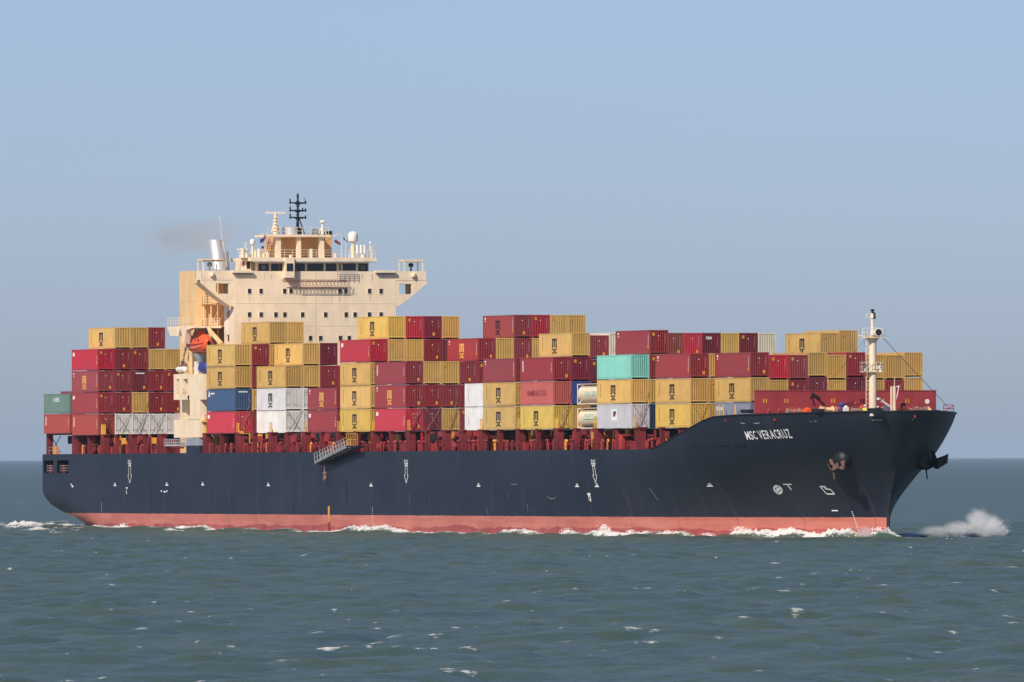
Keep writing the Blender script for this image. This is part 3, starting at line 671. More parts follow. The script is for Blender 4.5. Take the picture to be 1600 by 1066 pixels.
# buff funnel block behind the wheelhouse with the company emblem
XK = -7.5
g = MB(); ya, yb = YA(433, XK), YA(519.5, XK); za, zb = ZA(403, XW, 16), ZA(366.5, XK, 16)
g.prism([(XK, ya, za), (XK, ya, zb), (XK-4.6, ya, zb), (XK-5.8, ya, za)], (0, yb-ya, 0))
FUN = part(g, 'funnel', M['funnel'])
MB().box(XK-.9, XK+.05, yb-2.3, yb+.05, zb, zb+.5).build('funnel_top', M['shade'], FUN)
g = MB(); cx_, cz_ = XK-2.9, ZA(385.5, XK-2.9, ya); n = 24
pts = [(cx_+.85*math.cos(2*math.pi*k/n), ya-.04, cz_+1.02*math.sin(2*math.pi*k/n)*1.0) for k in range(n+1)]
g.path(pts, .06, 5)
for k in (-.4, 0, .4): g.box(cx_+k-.1, cx_+k+.1, ya-.05, ya, cz_, cz_+.6)
g.box(cx_-.5, cx_+.5, ya-.05, ya, cz_+.52, cz_+.66)
add_text(g, 'SC', lambda u, w: (cx_-.5+u, ya-.05, cz_-.7+w*.6))
g.build('funnel_emblem', M['rust'], FUN)
# monkey island: columns, platform, rails
g = MB(); z0, z1 = ZA(370.5, -4, 16), ZA(367, -4, 16)
g.box(-8.5, -3.2, YA(415, -4), YA(514.5, -4), z0, z1)
PLT = part(g, 'mast_platform', M['cream'])
for a, b_ in ((433, 440), (466, 471.5), (501, 507.5)):
    g = MB(); fbox(g, a, b_, 369.5, 403, -3.6, .75); g.build('column', M['cream'], PLT)
rails([(-3.3, YA(417, -4), z1), (-3.3, YA(512, -4), z1)], 1.0, 2, 1.3, .03).build('platform_railing', M['cream'], PLT)
zr = ZA(402.8, XW, 16)
part(rails([(-1.3, YA(433, -1.3), zr), (-1.3, YA(520, -1.3), zr)], 1.05, 3, 1.1, .04), 'monkey_island_railing', M['cream'])
part(rails([(-1.3, YA(520, -1.3), zr), (-1.3, YA(588, -1.3), zr)], .95, 2, 1.3, .03), 'monkey_island_railing', M['white'])
part(rails([(-1.3, YA(394, -1.3), zr), (-1.3, YA(431, -1.3), zr)], .95, 2, 1.3, .03), 'monkey_island_railing', M['cream'])
part(rails([(-3, YA(356, -3), zt), (-3, YA(377, -3), zt)], 1.3, 4, .9, .03), 'deck_railing', M['greysteel'])
g = MB(); fbox(g, 376, 393, 403, 424, -3, 2); part(g, 'signal_locker', M['cream'])
g = MB(); fbox(g, 379, 383, 409, 415, -2.93, .1); part(g, 'locker_sign', M['wallred'])
g = MB(); fbox(g, 386.5, 392, 406, 420, -2.95, .1); part(g, 'locker_window', M['glass'])
g = MB()                                          # scatter of small fittings on the wing roof and the monkey island
for px, py0, py1, r in ((380, 388, 403, .35), (386, 396, 403, .3), (384, 378, 403, .05), (400, 392, 403, .16), (406, 389, 403, .3), (413, 396, 403, .25), (419, 394, 403, .3), (455, 398, 403, .22), (487.5, 389, 403, .26), (525, 396, 403, .2), (568, 398, 403, .3)):
    y = YA(px, -2.4); g.tube((-2.4, y, ZA(py1, -2.4, y)), (-2.4, y, ZA(py0, -2.4, y)), r, 8)
part(g, 'deck_fitting', M['cream'])
g = MB(); y = YA(382, -2.2); fbox(g, 374.5, 388, 388.5, 391, -2.2, 1.0); fbox(g, 376, 386, 394, 396, -2.2, .8); fbox(g, 377, 385, 399, 401, -2.2, .8); part(g, 'signal_lamp_rack', M['white'])
# silver exhaust stack on the near wing roof
y = YA(343.5, -8); z0, z1 = ZA(421, -8, y), ZA(374.5, -8, y)
g = MB(); n = 28; hh = z1-z0
for r_, q in ((1.12, 0), (1.1, .5), (1.05, .97), (1.0, 1), (.9, 1), (.9, .88)):
    for k in range(n): t_ = 2*math.pi*k/n; g.v.append((-8-1.6*q+r_*math.cos(t_), y+r_*math.sin(t_), z0+hh*q))
for j_ in range(5):
    for k in range(n): g.f.append((j_*n+k, j_*n+(k+1) % n, (j_+1)*n+(k+1) % n, (j_+1)*n+k)); g.m.append(0)
g.f.append(tuple(range(n))[::-1]); g.f.append(tuple(5*n+k for k in range(n))); g.m += [0, 0]
EX = part(g, 'exhaust_stack', M['steel'], None, True)
EX.rotation_euler = (0, 0, 0)
MB().tube((-7.5, y+.98, z0), (-8.9, y+.90, z1-.2), .16, 8).tube((-8, y+1.25, z0), (-8.6, y+1.2, z0+2.4), .3, 8).build('exhaust_pipe', M['galv'], EX)
MB().tube((-7.4, y+.4, z1-1.5), (-8.1, y+.1, z1+3.2), .035, 5).build('whip_aerial', M['white'], EX)
# silver tank
y = YA(456.5, -5.5); z0, z1 = ZA(367, -5.5, y), ZA(354.5, -5.5, y)
part(MB().lathe((-5.5, y, z0), [(1.3, 0), (1.3, (z1-z0)*.9), (1.15, z1-z0)], 20), 'silver_tank', M['steel'], None, True)
# radar mast with its scanner
y = YA(431.5, -3.9); z0, z1, zs_ = ZA(367, -3.9, y), ZA(337, -3.9, y), ZA(332.7, -3.9, y)
g = MB(); g.tube((-3.9, y, z0), (-3.9, y, z1), .38, 8, .2).tube((-3.9, y-.65, z0), (-3.9, y-.2, z0+1.6), .08).tube((-3.9, y+.65, z0), (-3.9, y+.2, z0+1.6), .08)
for k in range(5): g.box(-4.3, -3.5, y-.36+.03*k, y+.36-.03*k, z0+.5+k*.45, z0+.58+k*.45)
g.tube((-3.9, y, z1), (-3.9, y, zs_), .22, 8); RM = part(g, 'radar_mast', M['cream'])
MB().box(-4.0, -3.8, YA(416.5, -3.9), YA(447, -3.9), zs_-.14, zs_+.16).build('radar_scanner', M['white'], RM)
MB().box(-4.1, -3.7, YA(407, -3.9), YA(417, -3.9), ZA(365.5, -3.9, y), ZA(364.8, -3.9, y)).build('yard', M['cream'], RM)
# black signal mast: tripod and three yards carrying lamps
y = YA(466.5, -4.5); zz = lambda p: ZA(p, -4.5, y)
g = MB(); g.tube((-4.5, y, zz(366)), (-4.5, y, zz(306)), .2, 8, .13).tube((-4.5, y, zz(308)), (-4.5, y, zz(302.5)), .2, 8, .12)
for yy, xx in ((YA(463, -4.5), -4.5), (YA(477, -4.5), -4.5), (y+.3, -6.3)): g.tube((xx, yy, zz(366)), (-4.5, y, zz(335)), .09, 6)
g.box(-4.7, -4.3, y-.5, y+.5, zz(366), zz(357))
SM = part(g, 'signal_mast', M['black'])
for py in (317, 329, 340):
    ya_, yb_ = YA(453.8, -4.5), YA(479.5, -4.5)
    g = MB(); g.box(-4.65, -4.35, ya_, yb_, zz(py)-.09, zz(py)+.09)
    g.prism([(-4.5, y-.7, zz(py)), (-4.5, y+.7, zz(py)), (-4.5, y+.15, zz(py)-.32), (-4.5, y-.15, zz(py)-.32)], (.08, 0, 0))
    for yy, up in ((ya_+.08, .55), (yb_-.08, .3), (y+.7, .35 if py == 329 else .05)): g.tube((-4.5, yy, zz(py)-.2), (-4.5, yy, zz(py)+up), .1, 7)
    if py == 317: g.path([(-4.5, yb_-.2, zz(py)), (-4.5, yb_-.15, zz(312)), (-4.5, yb_-.35, zz(309))], .04)
    g.build('mast_yard', M['black'], SM)
for k in range(8): MB().lathe((-4.5, y, zz(364-k*7)), [(.27, -.06), (.27, .06)], 8).build('mast_collar', M['black'], SM)
# small radar mast
y = YA(505, -4.2); zz = lambda p: ZA(p, -4.2, y)
g = MB(); g.tube((-4.2, y, zz(367)), (-4.2, y, zz(348)), .26, 8, .12).tube((-4.2, y-.6, zz(367)), (-4.2, y, zz(353)), .08).tube((-4.2, y+.6, zz(367)), (-4.2, y, zz(353)), .08)
g.lathe((-4.2, y, zz(349)), [(.14, 0), (.4, .12), (.4, .26), (.2, .36)], 10); R2 = part(g, 'radar_mast', M['white'])
MB().box(-4.28, -4.12, YA(500.5, -4.2), YA(509.5, -4.2), zz(345.3), zz(344.2)).build('radar_scanner', M['cream'], R2)
MB().lathe((-3.6, YA(493, -3.6), zz(363)), [(.5, -.05), (.5, .05)], 12, 'X').build('horn', M['galv'], R2)
# domes and aerials
def dome(px, py0, py1, py2, w, X, nm):
    y = YA(px, X); z0, z1, z2 = ZA(py2, X, y), ZA(py1, X, y), ZA(py0, X, y); r = w/2/10.8; H = z2-z1
    d = MB().lathe((X, y, z1), [(r*.55, 0), (r*.92, H*.12), (r, H*.3), (r, H*.62), (r*.9, H*.8), (r*.62, H*.94), (r*.2, H)], 20)
    o = part(d, nm, M['white'], None, True)
    MB().tube((X, y, z0), (X, y, z1+.05), r*.42, 10, r*.32).tube((X, y-r*.9, z0), (X, y-.1, z1-.2), .06).tube((X, y+r*.9, z0), (X, y+.1, z1-.2), .06).build('dome_pedestal', M['cream'], o)
dome(552.5, 361.5, 379, 403, 15, -3, 'satellite_dome'); dome(395.5, 373.5, 383, 403, 8, -3, 'satellite_dome'); dome(580, 377.5, 382, 403, 4, -3, 'satellite_dome')
for k, px in enumerate((559.5, 565.3, 571)):
    y = YA(px, -2.5); part(MB().lathe((-2.5, y, ZA(396, -2.5, y)), [(.2, 0), (.2, 1.05), (.12, 1.15)], 10), 'life_raft_canister', M['white'])
    part(MB().tube((-2.5, y, zr), (-2.5, y, ZA(396, -2.5, y)), .1, 6), 'canister_post', M['galv'])
for px, py in ((535, 368), (541, 370), (583, 385), (386, 377), (578, 392)):
    y = YA(px, -3); part(MB().tube((-3, y, zr), (-3, y, ZA(py, -3, y)), .03, 5), 'aerial', M['white'])
y = YA(520, -4); part(MB().path([(-4, YA(512, -4), ZA(377, -4, y)), (-4, YA(527, -4), ZA(366.5, -4, y)), (-4, YA(534, -4), ZA(367, -4, y))], .06), 'flag_derrick', M['cream'])
y = YA(540, -3.5); part(MB().path([(-4, YA(533, -4), ZA(367, -4, y)), (-3.5, YA(546, -3.5), ZA(402, -3.5, y))], .02, 4), 'halyard', M['galv'])

# ------------------------------------------------------------------ lifeboat station on the near side
y0 = -.45
g = MB()
def sb(px0, px1, py0, py1, y, d, mb=None):        # a box whose starboard face fills a pixel rectangle at Y = y
    x0, x1 = XA(px0, y), XA(px1, y); return (mb or g).box(x0, x1, y, y+d, ZA(py1, x0, y), ZA(py0, x0, y))
sb(271.8, 276, 585, 625, y0, 3.4); sb(276, 292, 585, 592.5, y0, 3.4); sb(276, 296, 618.5, 625, y0, 3.4); sb(280, 286, 592.4, 618.6, y0, 3.4)
sb(293.5, 317, 585, 625, y0, 3.4)
sb(297, 312.5, 625, 650, y0, 3.0); sb(272, 312.5, 656, 684, y0, 3.2); sb(293, 312.5, 650, 656.1, y0, 3.2)
sb(282.5, 290.5, 625, 656, y0+1.6, 1.4)
LS = part(g, 'lifeboat_tower', M['cream'])
g = MB(); sb(313.5, 321.5, 585, 690, y0+2.2, 1); g.build('tower_bulkhead', M['cream'], LS)
g = MB(); sb(276, 280, 592.6, 618.4, y0+2.6, .1); g.build('tower_opening', M['rust'], LS); g = MB(); sb(286, 293, 592.6, 618.4, y0+2.9, .1); g.build('tower_opening', M['buff'], LS)  # left opening's panel takes the darker rust tone in place of shade
g = MB(); sb(313, 320.5, 686, 700, y0+.6, .2); part(g, 'locker', M['shade'])
g = MB(); sb(291, 310.5, 684.5, 696.5, y0-.1, 1.6); part(g, 'tower_foot', M['greysteel'])
g = MB(); sb(291, 312, 696.4, 708, y0-.12, 1.8); part(g, 'tower_base', M['hull'])
x0, x1 = XA(257, y0), XA(291, y0); z0 = ZA(697, x0, y0)
g = MB(); g.path([(x0, y0, z0), (x1, y0, z0)], .05); g.path([(x0, y0, z0+.9), (x1, y0, z0+.9)], .05); g.path([(x0, y0, z0+.45), (x1, y0, z0+.45)], .05)
for k in range(13): g.tube((x0+(x1-x0)*k/12, y0, z0), (x0+(x1-x0)*k/12, y0, z0+.9), .05)
g.box(x0, x1, y0+.1, y0+.5, z0-.1, z0+.2); part(g, 'stowed_ladder', M['galv'])
rl = MB()
for a, b_, py in ((272, 287, 618), (287, 294, 618)):
    rr = rails([(XA(a, y0), y0+.02, ZA(py, -10, y0)), (XA(b_, y0), y0+.02, ZA(py, -10, y0))], .95, 2, .8, .035); part(rr, 'tower_railing', M['cream'])
part(rails([(XA(274, y0), y0, ZA(656, -10, y0)), (XA(290, y0), y0, ZA(656, -10, y0))], .95, 2, 1.0, .035), 'tower_railing', M['buff'])
part(rails([(XA(313, y0), y0+.6, ZA(657, -4, y0)), (XA(320, y0), y0+.6, ZA(657, -4, y0))], .95, 2, .6, .04), 'tower_railing', M['cream'])
g = MB(); sb(312, 321, 657, 660, y0+.2, 2); part(g, 'tower_landing', M['yellow'])
# davit platform above the boat
g = MB(); yp = -.5
xa, xb = XA(262, yp), -6.2; z0, z1 = ZA(519, -10, 0), ZA(510, -10, 0)
g.box(xa, xb, yp, 4.2, z1-.28, z1)
g.prism([(xa+.4, yp, z1-.28), (xa+5.6, yp, z1-.28), (xa+5.0, yp, z0-.55), (xa+1.2, yp, z0-.45)], (0, 1.0, 0))
g.prism([(xa+5.6, yp, z1-.28), (xa+11, yp, z1-.28), (xa+8.3, yp, z1-.6), (xa+7.6, yp, z0-1.6), (xa+6.7, yp, z0-1.6), (xa+6.4, yp, z1-.9)], (0, .8, 0))
DP = part(g, 'davit_platform', M['cream'])
rails([(xa+.1, yp+.05, z1), (xb, yp+.05, z1)], 1.2, 3, 1.2, .035).build('platform_railing', M['cream'], DP)
for a in ((287, 552, 296, 583), ):
    pass
for (pa_, qa_), (pb_, qb_), r in (((299.5, 524), (299.5, 585), .3), ((286, 560), (294, 535), .16), ((282, 583), (287, 558), .2), ((330, 519), (347, 538), .32), ((327, 512), (332, 527), .3)):
    xa_, xb_ = XA(pa_, 1.5), XA(pb_, 1.5)
    part(MB().tube((xa_, 1.5, ZA(qa_, xa_, 1.5)), (xb_, 1.5, ZA(qb_, xb_, 1.5)), r, 8), 'davit_arm', M['buff'])
for px, py in ((281, 573), (285, 566), (289, 570), (283, 579), (290, 577)):
    x = XA(px, .8); z = ZA(py, x, .8)
    part(MB().tube((x-.35, .9, z), (x+.35, .9, z), .22, 10).box(x-.3, x+.3, .7, 1.2, z-.4, z-.2), 'davit_winch', M['rust'])
x0, x1 = XA(278.5, .2), XA(291, .2); z = ZA(577.5, x0, .2)
part(MB().lathe((x0, .2, z), [(.2, 0), (.38, .15), (.38, x1-x0-.15), (.2, x1-x0)], 12, 'X'), 'life_raft_canister', M['white'], None, True)
x0 = XA(309, 1); z = ZA(575, x0, 1)
bm = bmesh.new(); bmesh.ops.create_icosphere(bm, subdivisions=3, radius=1)
for q in bm.verts:
    k = 1+.18*math.sin(q.co.x*7)*math.cos(q.co.y*6+q.co.z*5); q.co = Vector((q.co.x*1.5*k+x0+1.6, q.co.y*.8*k+1.5, q.co.z*.75*k+z))
me = bpy.data.meshes.new('tarpaulin'); bm.to_mesh(me); bm.free(); me.materials.append(M['blue']); link('tarpaulin_cover', me, SHIP)
x0 = XA(305, 1); part(MB().box(x0, x0+.5, .9, 1.4, ZA(586, x0, 1), ZA(565, x0, 1)).tube((x0+1.2, 1, ZA(586, x0, 1)), (x0+1.8, 1, ZA(578, x0, 1)), .2), 'davit_cradle', M['white'])

# the orange lifeboat (hangs in the davit, so it is a thing of its own)
Yb = 1.6; Xb = XA(314, Yb); Zb = ZA(537, Xb, Yb)
LB = empty('lifeboat', (Xb, Yb, Zb+trim(Xb))); tag(LB, 'orange enclosed lifeboat hanging under the davit beside the cream superstructure', 'lifeboat')
def loft(secs, n=16):                             # secs: (x, half width, keel z, gunwale z)
    g = MB(); k0 = 0
    for x, w, zk, zg in secs:
        for i in range(n+1):
            a = math.pi*i/n; g.v.append((x, -w*math.cos(a)*(abs(math.cos(a))**-.25 if abs(math.cos(a)) > 1e-3 else 0), zg-(zg-zk)*math.sin(a)**.8))
    for j in range(len(secs)-1):
        for i in range(n): g.f.append((j*(n+1)+i, j*(n+1)+i+1, (j+1)*(n+1)+i+1, (j+1)*(n+1)+i)); g.m.append(0)
    return g
g = loft([(-3.9, .05, -.3, .15), (-3.5, .6, -.8, .05), (-2.5, 1.1, -1.15, -.05), (0, 1.3, -1.3, -.1), (2.4, 1.15, -1.2, -.05), (3.4, .75, -.9, .05), (3.8, .3, -.5, .12)])
lo = g.build('boat_hull', M['orange'], LB, True)
g = loft([(-3.6, .1, .2, .02), (-3.1, .6, .75, 0), (-2.2, .95, 1.0, -.05), (0, 1.1, 1.05, -.1), (1.2, 1.1, 1.15, -.1), (2.2, 1.0, 1.3, -.05), (3.0, .7, 1.0, 0), (3.5, .2, .35, .05)])
g.build('canopy', M['orange'], LB, True)
g = loft([(-1.6, .1, 1.2, .9), (-1.4, .6, 1.6, .9), (-.1, .65, 1.7, .9), (.2, .1, 1.3, .9)]); cu = g.build('cockpit', M['orange'], LB, True)
MB().box(-1.2, -.2, -.7, -.62, 1.2, 1.5).build('cockpit_window', M['glass'], cu)
g = MB()
for x in (-2.2, .9, 2.0): g.box(x-.22, x+.22, -1.06, -.98, .3, .6)
g.build('side_window', M['glass'], LB)
MB().path([(-3.85, 0, .15), (-3.4, -.68, .06), (-2.5, -1.18, -.02), (0, -1.38, -.08), (2.4, -1.22, -.02), (3.4, -.8, .06)], .09).build('fender', M['orange'], LB)
MB().path([(-3, -1.2, -.35), (-1, -1.4, -.6), (1, -1.4, -.6), (3, -1.1, -.35)], .03).build('grab_line', M['white'], LB)
part(MB().lathe((Xb-.3, 1.7, Zb-2.6), [(.5, 0), (.9, .7), (1.1, 1.2)], 14), 'boat_cradle', M['greysteel'])
part(MB().tube((Xb-2.2, 1.6, Zb+.8), (Xb-2.2, 1.6, Zb+2.2), .06).tube((Xb+2.4, 1.6, Zb+.8), (Xb+2.4, 1.6, Zb+2.2), .06), 'boat_falls', M['black'])

# ------------------------------------------------------------------ forecastle: breakwater, foremast, small mast, gear
XB = 199.6; yb0, yb1 = YA(1180, XB), YA(1463, XB); zb1 = ZA(611, XB, 16)
g = MB(); g.box(XB-.3, XB, yb0, yb1, 13.6, zb1)
BW = part(g, 'breakwater', M['wallred'])
for k in range(10): y = yb0+1+(yb1-yb0-2)*k/9; MB().prism([(XB-.3, y, 13.6), (XB-2.6, y, 13.6), (XB-.3, y, zb1-.2)], (0, .12, 0)).build('stiffener', M['wallred'], BW)
MB().box(XB-.36, XB+.06, yb0-.04, yb1+.04, zb1, zb1+.09).build('capping', M['wallred'], BW)
for px in (1196, 1229, 1302, 1347.5, 1378.5, 1418):
    g = MB(); y = YA(px, XB); z = ZA(626.5, XB, y)
    for d in (-.17, .17): g.box(XB, XB+.05, y+d-.07, y+d+.07, z-.25, z+.25)
    g.build('access_handle', M['lampyellow'] if px not in (1347.5,) else M['black'], BW)
y = YA(1449, XB); z = ZA(627.5, XB, y); MB().lathe((XB, y, z), [(.3, 0), (.3, .06), (.05, .06)], 18, 'X').build('porthole', M['white'], BW)
g = MB(); y = YA(1271, XB); z = ZA(622, XB, y); g.tube((XB+.1, y-.2, z+.6), (XB+.6, y+.7, z-.1), .16, 7).tube((XB+.1, y-.2, z+.3), (XB+.6, y-.6, z-.1), .1, 6); part(g, 'deck_light', M['black'])
XM = 208.5; ym = YA(1364, XM); zz = lambda p: ZA(p, XM, ym)
g = MB(); g.tube((XM, ym, 13.7), (XM, ym, zz(532)), .50, 20, .46)
g.lathe((XM, ym, zz(534)), [(.46, 0), (.95, .7), (1.0, .75)], 16)
FM = part(g, 'foremast', M['mast'], None, True)
def mplat(zp, ya_, yb_, d, nm):
    g = MB(); g.box(XM-d, XM+d, ya_, yb_, zp-.1, zp); o = g.build(nm, M['mast'], FM)
    rails([(XM-d, ya_, zp), (XM+d, ya_, zp), (XM+d, yb_, zp), (XM-d, yb_, zp), (XM-d, ya_, zp)], 1.1, 2, .7, .03).build('platform_railing', M['white'], o)
mplat(zz(527), YA(1349.5, XM), YA(1379, XM), .9, 'upper_platform'); mplat(zz(580.5), YA(1347.5, XM), YA(1376.5, XM), .7, 'lower_platform')
MB().tube((XM-.6, YA(1345, XM), zz(525)), (XM, ym, zz(526)), .07).build('side_yard', M['mast'], FM)
MB().tube((XM, ym, zz(528)), (XM, ym, zz(497)), .26, 10, .2).tube((XM, ym, zz(497)), (XM, ym, zz(490)), .32, 8, .22).build('topmast', M['mast'], FM)
MB().tube((XM+.2, ym+.15, zz(498)), (XM+.2, ym+.15, zz(488)), .22, 8, .12).tube((XM, ym, zz(490)), (XM, ym, zz(483)), .12, 8).lathe((XM, ym, zz(487)), [(.2, 0), (.24, .2), (.14, .3)], 8).build('masthead_light', M['black'], FM)
MB().path([(XM, ym-.1, zz(491)), (XM, YA(1355, XM), zz(490)), (XM, YA(1354, XM), zz(496.5)), (XM, ym-.1, zz(497.5))], .035).build('lamp_bracket', M['white'], FM)
yh = YA(1372, XM+.7); hz = zz(519.5)
MB().lathe((XM, yh, hz), [(.25, 0), (.3, .3), (.42, .7), (.52, .9), (.5, 1.0)], 16, 'X').build('fog_horn', M['white'], FM)
MB().lathe((XM+.95, yh, hz), [(.4, 0), (.4, .08)], 16, 'X').build('horn_mouth', M['shade'], FM)
g = MB()
for k in range(20): z = 13.9+k*.55; g.tube((XM+.15, ym-.9, z), (XM+.15, ym-.5, z), .03, 4)
g.tube((XM+.15, ym-.9, 13.7), (XM+.15, ym-.9, zz(530)), .045, 5); g.build('mast_ladder', M['mast'], FM)
for px, py in ((1351, 572), (1353, 577), (1374, 574), (1376, 578)):
    y = YA(px, XM+.3); MB().lathe((XM+.3, y, zz(py)-.2), [(.2, 0), (.24, .25), (.15, .4)], 8).build('navigation_light', M['white'] if py > 573 else M['black'], FM)
MB().path([(XM+.3, ym+.1, 13.9), (XM+.7, ym+.3, 14.6), (XM+.55, ym+.1, 15.6)], .05).build('cable_loop', M['black'], FM)
for a, b_ in (((1379, 527), (1516, 660)), ((1379, 526.5), (1496, 647))):
    ya_ = YA(a[0], XM); xb_ = 214; yb_ = 16.1+8.0
    part(MB().tube((XM, ya_, ZA(a[1], XM, ya_)), (xb_ if a[1] == 527 else 211, yb_ if a[1] == 527 else 25.5, 15.2), .017, 4), 'mast_stay', M['shade'])
for dy, tx in ((-1, 1352), (-1, 1228)):
    part(MB().tube((XM, ym-1, zz(531)), (XB-1, YA(1349 if tx == 1352 else 1290, XB), ZA(611, XB, 12)), .016, 4), 'mast_stay', M['shade'])
X2 = 211; y2 = YA(1398, X2); zz2 = lambda p: ZA(p, X2, y2)
g = MB(); g.tube((X2, y2, 13.7), (X2, y2, zz2(604)), .2, 10, .17).tube((X2, y2, zz2(604)), (X2, y2, zz2(590)), .05, 6)
g.box(X2-.5, X2-.2, y2-.35, y2-.2, 13.7, zz2(604)); J = part(g, 'jackstaff', M['mast'])
g = MB()
for k in range(14): g.tube((X2-.35, y2-.3, 13.8+.25*k), (X2-.35, y2, 13.8+.25*k), .03, 4)
g.build('ladder_rungs', M['white'], J)
MB().path([(X2, y2+.1, zz2(605)), (X2, y2+.55, zz2(604)), (X2, y2+.45, zz2(612)), (X2, y2+.2, zz2(625))], .06).build('lamp_bracket', M['white'], J)
MB().lathe((X2, y2+.55, zz2(604)), [(.12, -.1), (.15, .1)], 8).build('anchor_light', M['white'], J)
g = MB(); X3 = 206; q = [(X3, YA(1475, X3), 15.1), (X3, YA(1490, X3), 15.1)]
part(rails(q, .85, 2, 1.3, .06).tube(q[0], (X3, q[1][1], 15.9), .05), 'bow_railing', M['wallred'])
# winches, rollers and vents showing over the bulwark
def gear(px, py, kind, mat, X=204.5, sc=1.0):
    y = YA(px, X); g = MB(); zt_ = ZA(py, X, y)+.25
    if kind == 'drum':
        g.tube((X, y-.7*sc, zt_-.55*sc), (X, y+.7*sc, zt_-.55*sc), .42*sc, 12)
        for d in (-.75, .75): g.lathe((X, y+d*sc, zt_-.55*sc), [(.58*sc, -.06), (.58*sc, .06)], 14, 'Y')
        g.box(X-.5, X+.5, y-.8*sc, y+.8*sc, 13.7, zt_-.95*sc); nm = 'mooring_winch'
    elif kind == 'gear':
        g.lathe((X, y, zt_-.75), [(.75, -.12), (.8, 0), (.75, .12)], 16, 'X').box(X-.4, X+.4, y-.3, y+.9, 13.7, zt_-.8).lathe((X+.2, y+.2, zt_-.8), [(.3, 0), (.3, .15)], 10, 'X'); nm = 'windlass'
    elif kind == 'ball':
        g.tube((X, y, 13.7), (X, y, zt_-.5), .3, 10).lathe((X, y, zt_-.55), [(.2, 0), (.36, .15), (.38, .3), (.25, .5), (.05, .56)], 12); nm = 'mushroom_vent'
    elif kind == 'goose':
        g.path([(X, y, 13.7), (X, y, zt_-.25), (X, y+.2, zt_), (X, y+.5, zt_-.25)], .16, 7); nm = 'gooseneck_vent'
    else:
        g.box(X-.4, X+.4, y-.4*sc, y+.4*sc, 13.7, zt_-.2).lathe((X, y, zt_-.22), [(.42*sc, 0), (.3*sc, .2)], 8); nm = 'control_stand'
    part(g, nm, mat)
for a in ((1292, 638, 'drum', M['buff']), (1297, 638.5, 'drum', M['rust']), (1250, 641, 'drum', M['orange']), (1236, 640, 'goose', M['brightdeckred']), (1262, 640, 'box', M['orange']), (1240, 641, 'drum', M['rust']), (1308, 641, 'goose', M['orange']), (1315.5, 632, 'ball', M['blue']), (1322, 637, 'box', M['white'], 206, .6), (1327, 630, 'gear', M['deckred']), (1336, 632, 'goose', M['wallred']), (1338, 640, 'drum', M['rust'], 206, .7), (1345, 638, 'goose', M['orange']),
          (1384, 637, 'box', M['white'], 206, .9), (1390, 639, 'box', M['lampyellow'], 206, .6), (1405, 640, 'goose', M['lampyellow']), (1409, 634, 'goose', M['black']), (1417, 641, 'drum', M['orange'], 204, .7), (1427, 640, 'drum', M['rust'], 204, .8), (1437, 638, 'drum', M['rust'], 203.5), (1442, 639, 'drum', M['buff'], 203.5), (1450, 642, 'goose', M['white'], 203), (1200, 643, 'goose', M['wallred'], 201), (1216, 643, 'goose', M['wallred'], 201)):
    gear(*a)
y = YA(1460, 203); part(MB().box(202, 204, y-1.1, y+.3, 13.7, ZA(640.5, 203, y)), 'deck_locker', M['navy'])
y = YA(1382, 203); part(MB().tube((203, y-.7, 16.7), (203, y+1, 15.6), .14).lathe((203, y-.75, 16.6), [(.3, 0), (.3, .25)], 10), 'deck_light', M['white'])
for px, nm in ((1124, 'a'), (1130, 'b'), (1149, 'c')):
    X = XA(px, 4.4); part(MB().path([(X-.5, 4.4, 13.5), (X, 4.4, 16.1), (X+.5, 4.4, 13.5)], .05), 'lamp_stand', M['yellow'])

